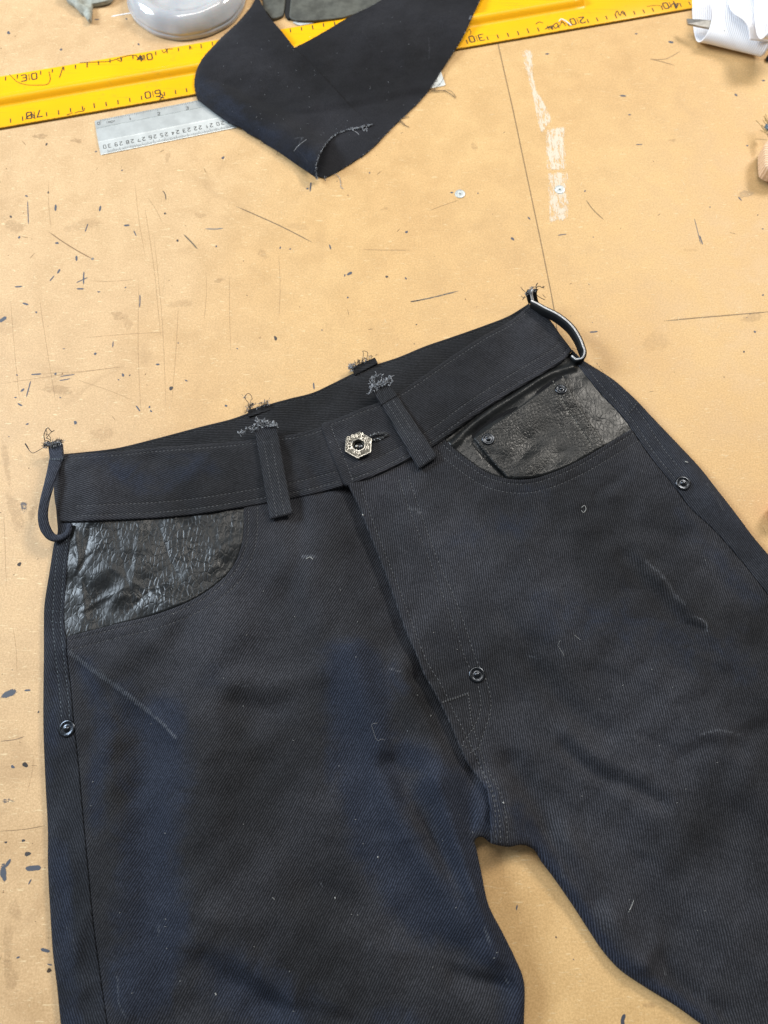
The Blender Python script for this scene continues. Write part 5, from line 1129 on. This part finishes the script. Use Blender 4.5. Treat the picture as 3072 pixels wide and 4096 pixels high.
# ------------------------------------------------------------------ offcuts behind
M_GL = plain('grey_leather', (.072, .074, .062), .62, bump=.6, bscale=500, bdist=.0004, var=.35, vscale=110)
def slab(name, px, z, thick, mat, label, cat, wave=0, group=None, pitch=2.5):
    c = bp([np.mean(np.array(px), 0)])[0]; t = thing(name, label, cat, (c[0], c[1], 0), group)
    hf = lambda P: z * MM + MM * wave * noise(P, .03, 31) + 0 * P[:, 0]
    patch(name + '_sheet', cr(px + [px[0]], 6)[:-1] if 0 else path(*[[px[i], px[(i + 1) % len(px)]] for i in range(len(px))]), hf, 0, t, mat, pitch=pitch, skirt=thick, rnd=1.0); return t
slab('leather_offcut', [(1030,-70),(1050,0),(1051,31),(1068,50),(1086,73),(1104,71),(1120,66),(1128,63),(1133,57),(1138,30),(1141,0),(1141,-70)], 3.4, 3, M_GL, 'small dark grey-green leather offcut left of the black gap, behind the cloth notch', 'offcut', .5, group='leather offcuts behind the straightedge')
slab('leather_offcut', [(1161,-70),(1162,0),(1158,40),(1156,66),(1168,74),(1186,81),(1220,82),(1257,81),(1310,76),(1368,70),(1420,55),(1500,20),(1560,-20),(1600,-70)], 3.6, 3.2, M_GL, 'wide grey-green leather offcut resting behind the yellow straightedge', 'offcut', .6, group='leather offcuts behind the straightedge')
slab('paper_scrap', [(1172,88),(1196,84),(1250,86),(1256,92),(1222,98),(1200,101),(1186,96)], 1.2, 1, plain('white_paper', (.5, .52, .5), .8), 'white paper fleck peeking out under the wide leather offcut', 'paper', .1, pitch=1.5)
slab('dark_gap_strip', [(1139,-70),(1140,0),(1138,40),(1140,60),(1150,74),(1160,76),(1164,40),(1164,-70)], 2.5, 2, plain('gap_black', (.006, .006, .006), .9), 'narrow black strip added for the dark gap between the two leather offcuts', 'offcut', .1)  # black strip put in as the darkness of the gap
gc = bp([[350, 20]])[0]
M_GC = plain('grey_cloth', (.30, .31, .27), .8, bump=.5, bscale=700, var=.25, vscale=200)
gt = thing('grey_rag', 'crumpled pale grey-green rag with a pointed corner at the top left edge', 'rag', (gc[0], gc[1], 0))
gr_l = bp([[268,-20],[300,10],[352,40],[358,76]], .004)
gH = lambda P: 6 * MM + 5 * MM * np.exp(-(linedist(P, gr_l) / .004) ** 2) * .7 + MM * 1.2 * noise(P, .02, 41) - 4.5 * MM * np.exp(-((P - bp([[357, 76]])[0]) ** 2).sum(1) / .012 ** 2) - 2.5 * MM * np.exp(-(linedist(P, bp([[335,20],[352,0],[380,-40]], .004)) / .004) ** 2)
patch('rag_sheet', path([(240,-70),(256,-20),(268,0),(290,12)], [(290,12),(315,37),(336,59),(352,78)], [(352,78),(361,77)], [(361,77),(364,40),(368,14)], [(368,14),(400,8),(440,-5),(470,-70)], [(470,-70),(240,-70)]), gH, 0, gt, M_GC, pitch=1.3, skirt=3, rnd=.7)

# ------------------------------------------------------------------ white ribbed elastic and the metal tip through it
def elastic_mat():
    m, nt, b = newmat('white_elastic'); g = NT(nt); u = g.attr('rib')
    s = g.m('MULTIPLY_ADD', g.m('SINE', g.m('MULTIPLY', u, 2 * math.pi / 1.9)), .5, .5)
    g.l(g.mix(s, (.86, .87, .92), (.97, .97, .99)), b.inputs['Base Color']); b.inputs['Roughness'].default_value = .85
    g.l(g.bump(s, .45, .0008), b.inputs['Normal']); return m
M_EL = elastic_mat()
ec = bp([[2920, 60]])[0]
el = thing('elastic_band', 'white ribbed elastic looped over itself at the top right corner', 'elastic', (ec[0], ec[1], 0))
def ruled(name, E1, E2, nu=40, th=.9, label=None):
    """band between two edges given as (photo x, y, z mm)"""
    def cv(E):
        c = np.array([[*bp([e[:2]], e[2] * MM)[0], e[2] * MM] for e in E]); q = np.vstack([2 * c[0] - c[1], c, 2 * c[-1] - c[-2]]); out = []
        for i in range(1, len(q) - 2):
            a, b_, c_, d = q[i - 1:i + 3]
            for t in np.linspace(0, 1, 10, endpoint=False): out.append(.5 * ((2 * b_) + (-a + c_) * t + (2 * a - 5 * b_ + 4 * c_ - d) * t * t + (-a + 3 * b_ - 3 * c_ + d) * t ** 3))
        out.append(c[-1]); return resample(np.array(out), np.sum(np.linalg.norm(np.diff(np.array(out), axis=0), axis=1)) / 60)
    A, B = cv(E1), cv(E2); n = min(len(A), len(B)); A, B = A[:n], B[:n]; V = []; rb_ = []; wd = np.linalg.norm(B - A, axis=1).mean() / MM
    for i in range(n):
        for j in range(nu + 1): V.append(A[i] + (B[i] - A[i]) * j / nu); rb_.append(wd * j / nu)
    V = np.array(V); G3 = V.reshape(n, nu + 1, 3); du = np.gradient(G3, axis=0); dv = np.gradient(G3, axis=1); N = np.cross(du, dv); N /= np.maximum(np.linalg.norm(N, axis=2), 1e-12)[..., None]
    V2 = (G3 - N * th * MM / 2).reshape(-1, 3); V1 = (G3 + N * th * MM / 2).reshape(-1, 3); K = n * (nu + 1); idx = lambda i, j: i * (nu + 1) + j
    f = [[idx(i, j), idx(i + 1, j), idx(i + 1, j + 1), idx(i, j + 1)] for i in range(n - 1) for j in range(nu)]; f += [[K + q for q in x][::-1] for x in f[:]]
    bd = [idx(i, 0) for i in range(n)] + [idx(n - 1, j) for j in range(1, nu + 1)] + [idx(i, nu) for i in range(n - 2, -1, -1)] + [idx(0, j) for j in range(nu - 1, 0, -1)]
    f += [[bd[i], K + bd[i], K + bd[(i + 1) % len(bd)], bd[(i + 1) % len(bd)]] for i in range(len(bd))]
    VV = np.vstack([V1, V2]); VV[:, 2] = np.maximum(VV[:, 2], .0005)
    return mk(name, VV, f, M_EL, el, attrs={'rib': rb_ + rb_}, label=label)
ruled('elastic_loop', [(2770,-90,3),(2769,0,2),(2771,80,1.5),(2777,130,1.5),(2786,160,2.5),(2799,166,6),(2818,150,11),(2838,112,16),(2850,60,19),(2845,20,21),(2846,-30,22),(2850,-90,22)],
      [(3010,-90,3),(3010,0,2),(3012,90,1.5),(3020,170,1.5),(3028,212,2),(3044,226,5),(3064,208,10),(3082,168,15),(3092,110,17),(3090,60,17),(3085,0,16),(3080,-90,14)], label='front loop of the elastic with its open left end')
ruled('elastic_loop', [(2915,-90,22),(2914,-20,23),(2916,20,24),(2935,52,25.5),(2970,76,26),(2988,98,25),(2996,125,22),(3000,160,18)],
      [(3060,-90,16),(3064,-20,18),(3068,20,20),(3076,60,21),(3086,90,21),(3094,110,20),(3098,140,18),(3100,170,15)], nu=24, label='wavy second layer of the elastic')
ruled('elastic_loop', [(3014,-90,26),(3016,-20,27),(3018,50,27.5),(3022,105,28),(3030,140,28),(3042,154,29),(3056,146,32),(3072,126,35),(3090,90,37),(3100,30,37)],
      [(3124,-90,22),(3126,-20,23),(3128,50,24),(3132,105,25),(3140,150,26),(3152,164,28),(3166,150,31),(3182,126,34),(3200,90,36),(3210,30,36)], nu=20, label='rolled end of the elastic at the photo edge')
M_BL = plain('dull_steel', (.30, .29, .27), .42, .8, var=.2, vscale=300)
q = [(2748,74,12),(2752,94,12),(2838,112,15),(2900,124,16),(2900,84,17.5),(2838,80,16)]
V = [np.array([*bp([p[:2]], p[2] * MM)[0], p[2] * MM]) for p in q]; V += [v_ - [0, 0, 1.6 * MM] for v_ in V]
tc = V[0]
mk('steel_tip', V, [list(range(6)), list(range(11, 5, -1))] + [[i, i + 6, (i + 1) % 6 + 6, (i + 1) % 6] for i in range(6)], M_BL, None, smooth=False, origin=(tc[0], tc[1], 0)).name = 'steel_blade'
bl = bpy.data.objects['steel_blade']; bl['label'] = 'dull grey steel blade tip poking through the white elastic loop'; bl['category'] = 'blade'

# ------------------------------------------------------------------ things at the right edge
wc = bp([[3075, 600]])[0]
br = thing('wooden_brush', 'pale wooden brush end with stray bristles at the right edge of the bench', 'brush', (wc[0], wc[1], 0))
wm, nt, b = newmat('pale_wood'); g = NT(nt); P = g.pos(); wv = g.n('ShaderNodeTexWave', bands_direction='Y'); wv.inputs['Scale'].default_value = 130; wv.inputs['Distortion'].default_value = 3.5; wv.inputs['Detail Scale'].default_value = 2; g.l(P, wv.inputs['Vector'])
g.l(g.mix(wv.outputs['Fac'], (.50, .31, .17), (.76, .54, .36)), b.inputs['Base Color']); b.inputs['Roughness'].default_value = .55
patch('wood_block', path([(3144,535),(3104,540),(3076,556),(3060,575),(3057,600),(3059,640),(3062,662),(3087,680),(3144,690)], [(3144,690),(3184,612),(3144,535)]), lambda P: np.full(len(P), 16 * MM), 0, br, wm, pitch=1.0, skirt=11, rnd=1.4)
mbb = MB()
for x0, y0, x1, y1, z0, z1 in [(3076,540,3024,482,14,8),(3074,548,3030,486,13,9),(3082,530,3052,480,14,10),(3084,528,3058,470,15,12),(3086,524,3062,456,15,13),(3066,560,3022,556,12,4),(3078,535,3046,500,14,6),(3090,520,3060,480,15,9),(3092,526,3056,464,15,11),(3080,545,3040,520,12,5)]:
    t = np.linspace(0, 1, 6)[:, None]; A_ = np.array([*bp([[x0, y0]], z0 * MM)[0], z0 * MM]); B_ = np.array([*bp([[x1, y1]], z1 * MM)[0], z1 * MM]); mbb.add(*tube_vf(A_ + (B_ - A_) * t + np.array([0, 0, 1.2 * MM]) * t * (1 - t), .28 * MM, 5))
mbb.build('bristles', plain('bristle', (.36, .24, .10), .5), br, kind='stuff')
patch('blue_ferrule', path([(3064,494),(3071,492),(3084,510)], [(3084,510),(3072,514),(3064,494)]), lambda P: np.full(len(P), 13 * MM), 0, br, plain('blue_grey_metal', (.12, .20, .28), .4, .5), pitch=1.0, skirt=3, rnd=.6)
rc2 = bp([[3103, 2055]])[0]
rd = mk('red_handle', *lathe((rc2[0], rc2[1], 0), [(0, 17), (3, 16.8), (5.2, 15.5), (6.4, 12), (6.6, 8), (6.2, 3), (5.5, .3)], 32), plain('red_plastic', (.50, .025, .012), .3), None, origin=(rc2[0], rc2[1], 0)); rd['label'] = 'red plastic tool end just showing at the right edge beside the jeans'; rd['category'] = 'tool'
kc = bp([[3075, 240]])[0]
kc_o = mk('black_clip', *lathe((kc[0], kc[1], 0), [(0, 4), (1.8, 3.8), (3.0, 2.8), (3.3, 1.4), (3.1, .2)], 20), plain('black_plastic', (.015, .014, .013), .4), None, origin=(kc[0], kc[1], 0)); kc_o['label'] = 'small black plastic clip below the white elastic at the right edge'; kc_o['category'] = 'clip'
tw_ = MB(); thread(tw_, [(2236,86),(2244,77),(2262,84),(2286,102)], [3.2, 3.6, 3.4, 3.0], .55, 6)
o = tw_.build('white_thread', plain('white_thread', (.85, .85, .85), .7), None, origin=(*bp([[2260, 88]])[0], 0)); o['label'] = 'short bent white thread lying on the marks of the yellow straightedge'; o['category'] = 'thread'
print('tris', sum(len(m.polygons) for m in bpy.data.meshes))
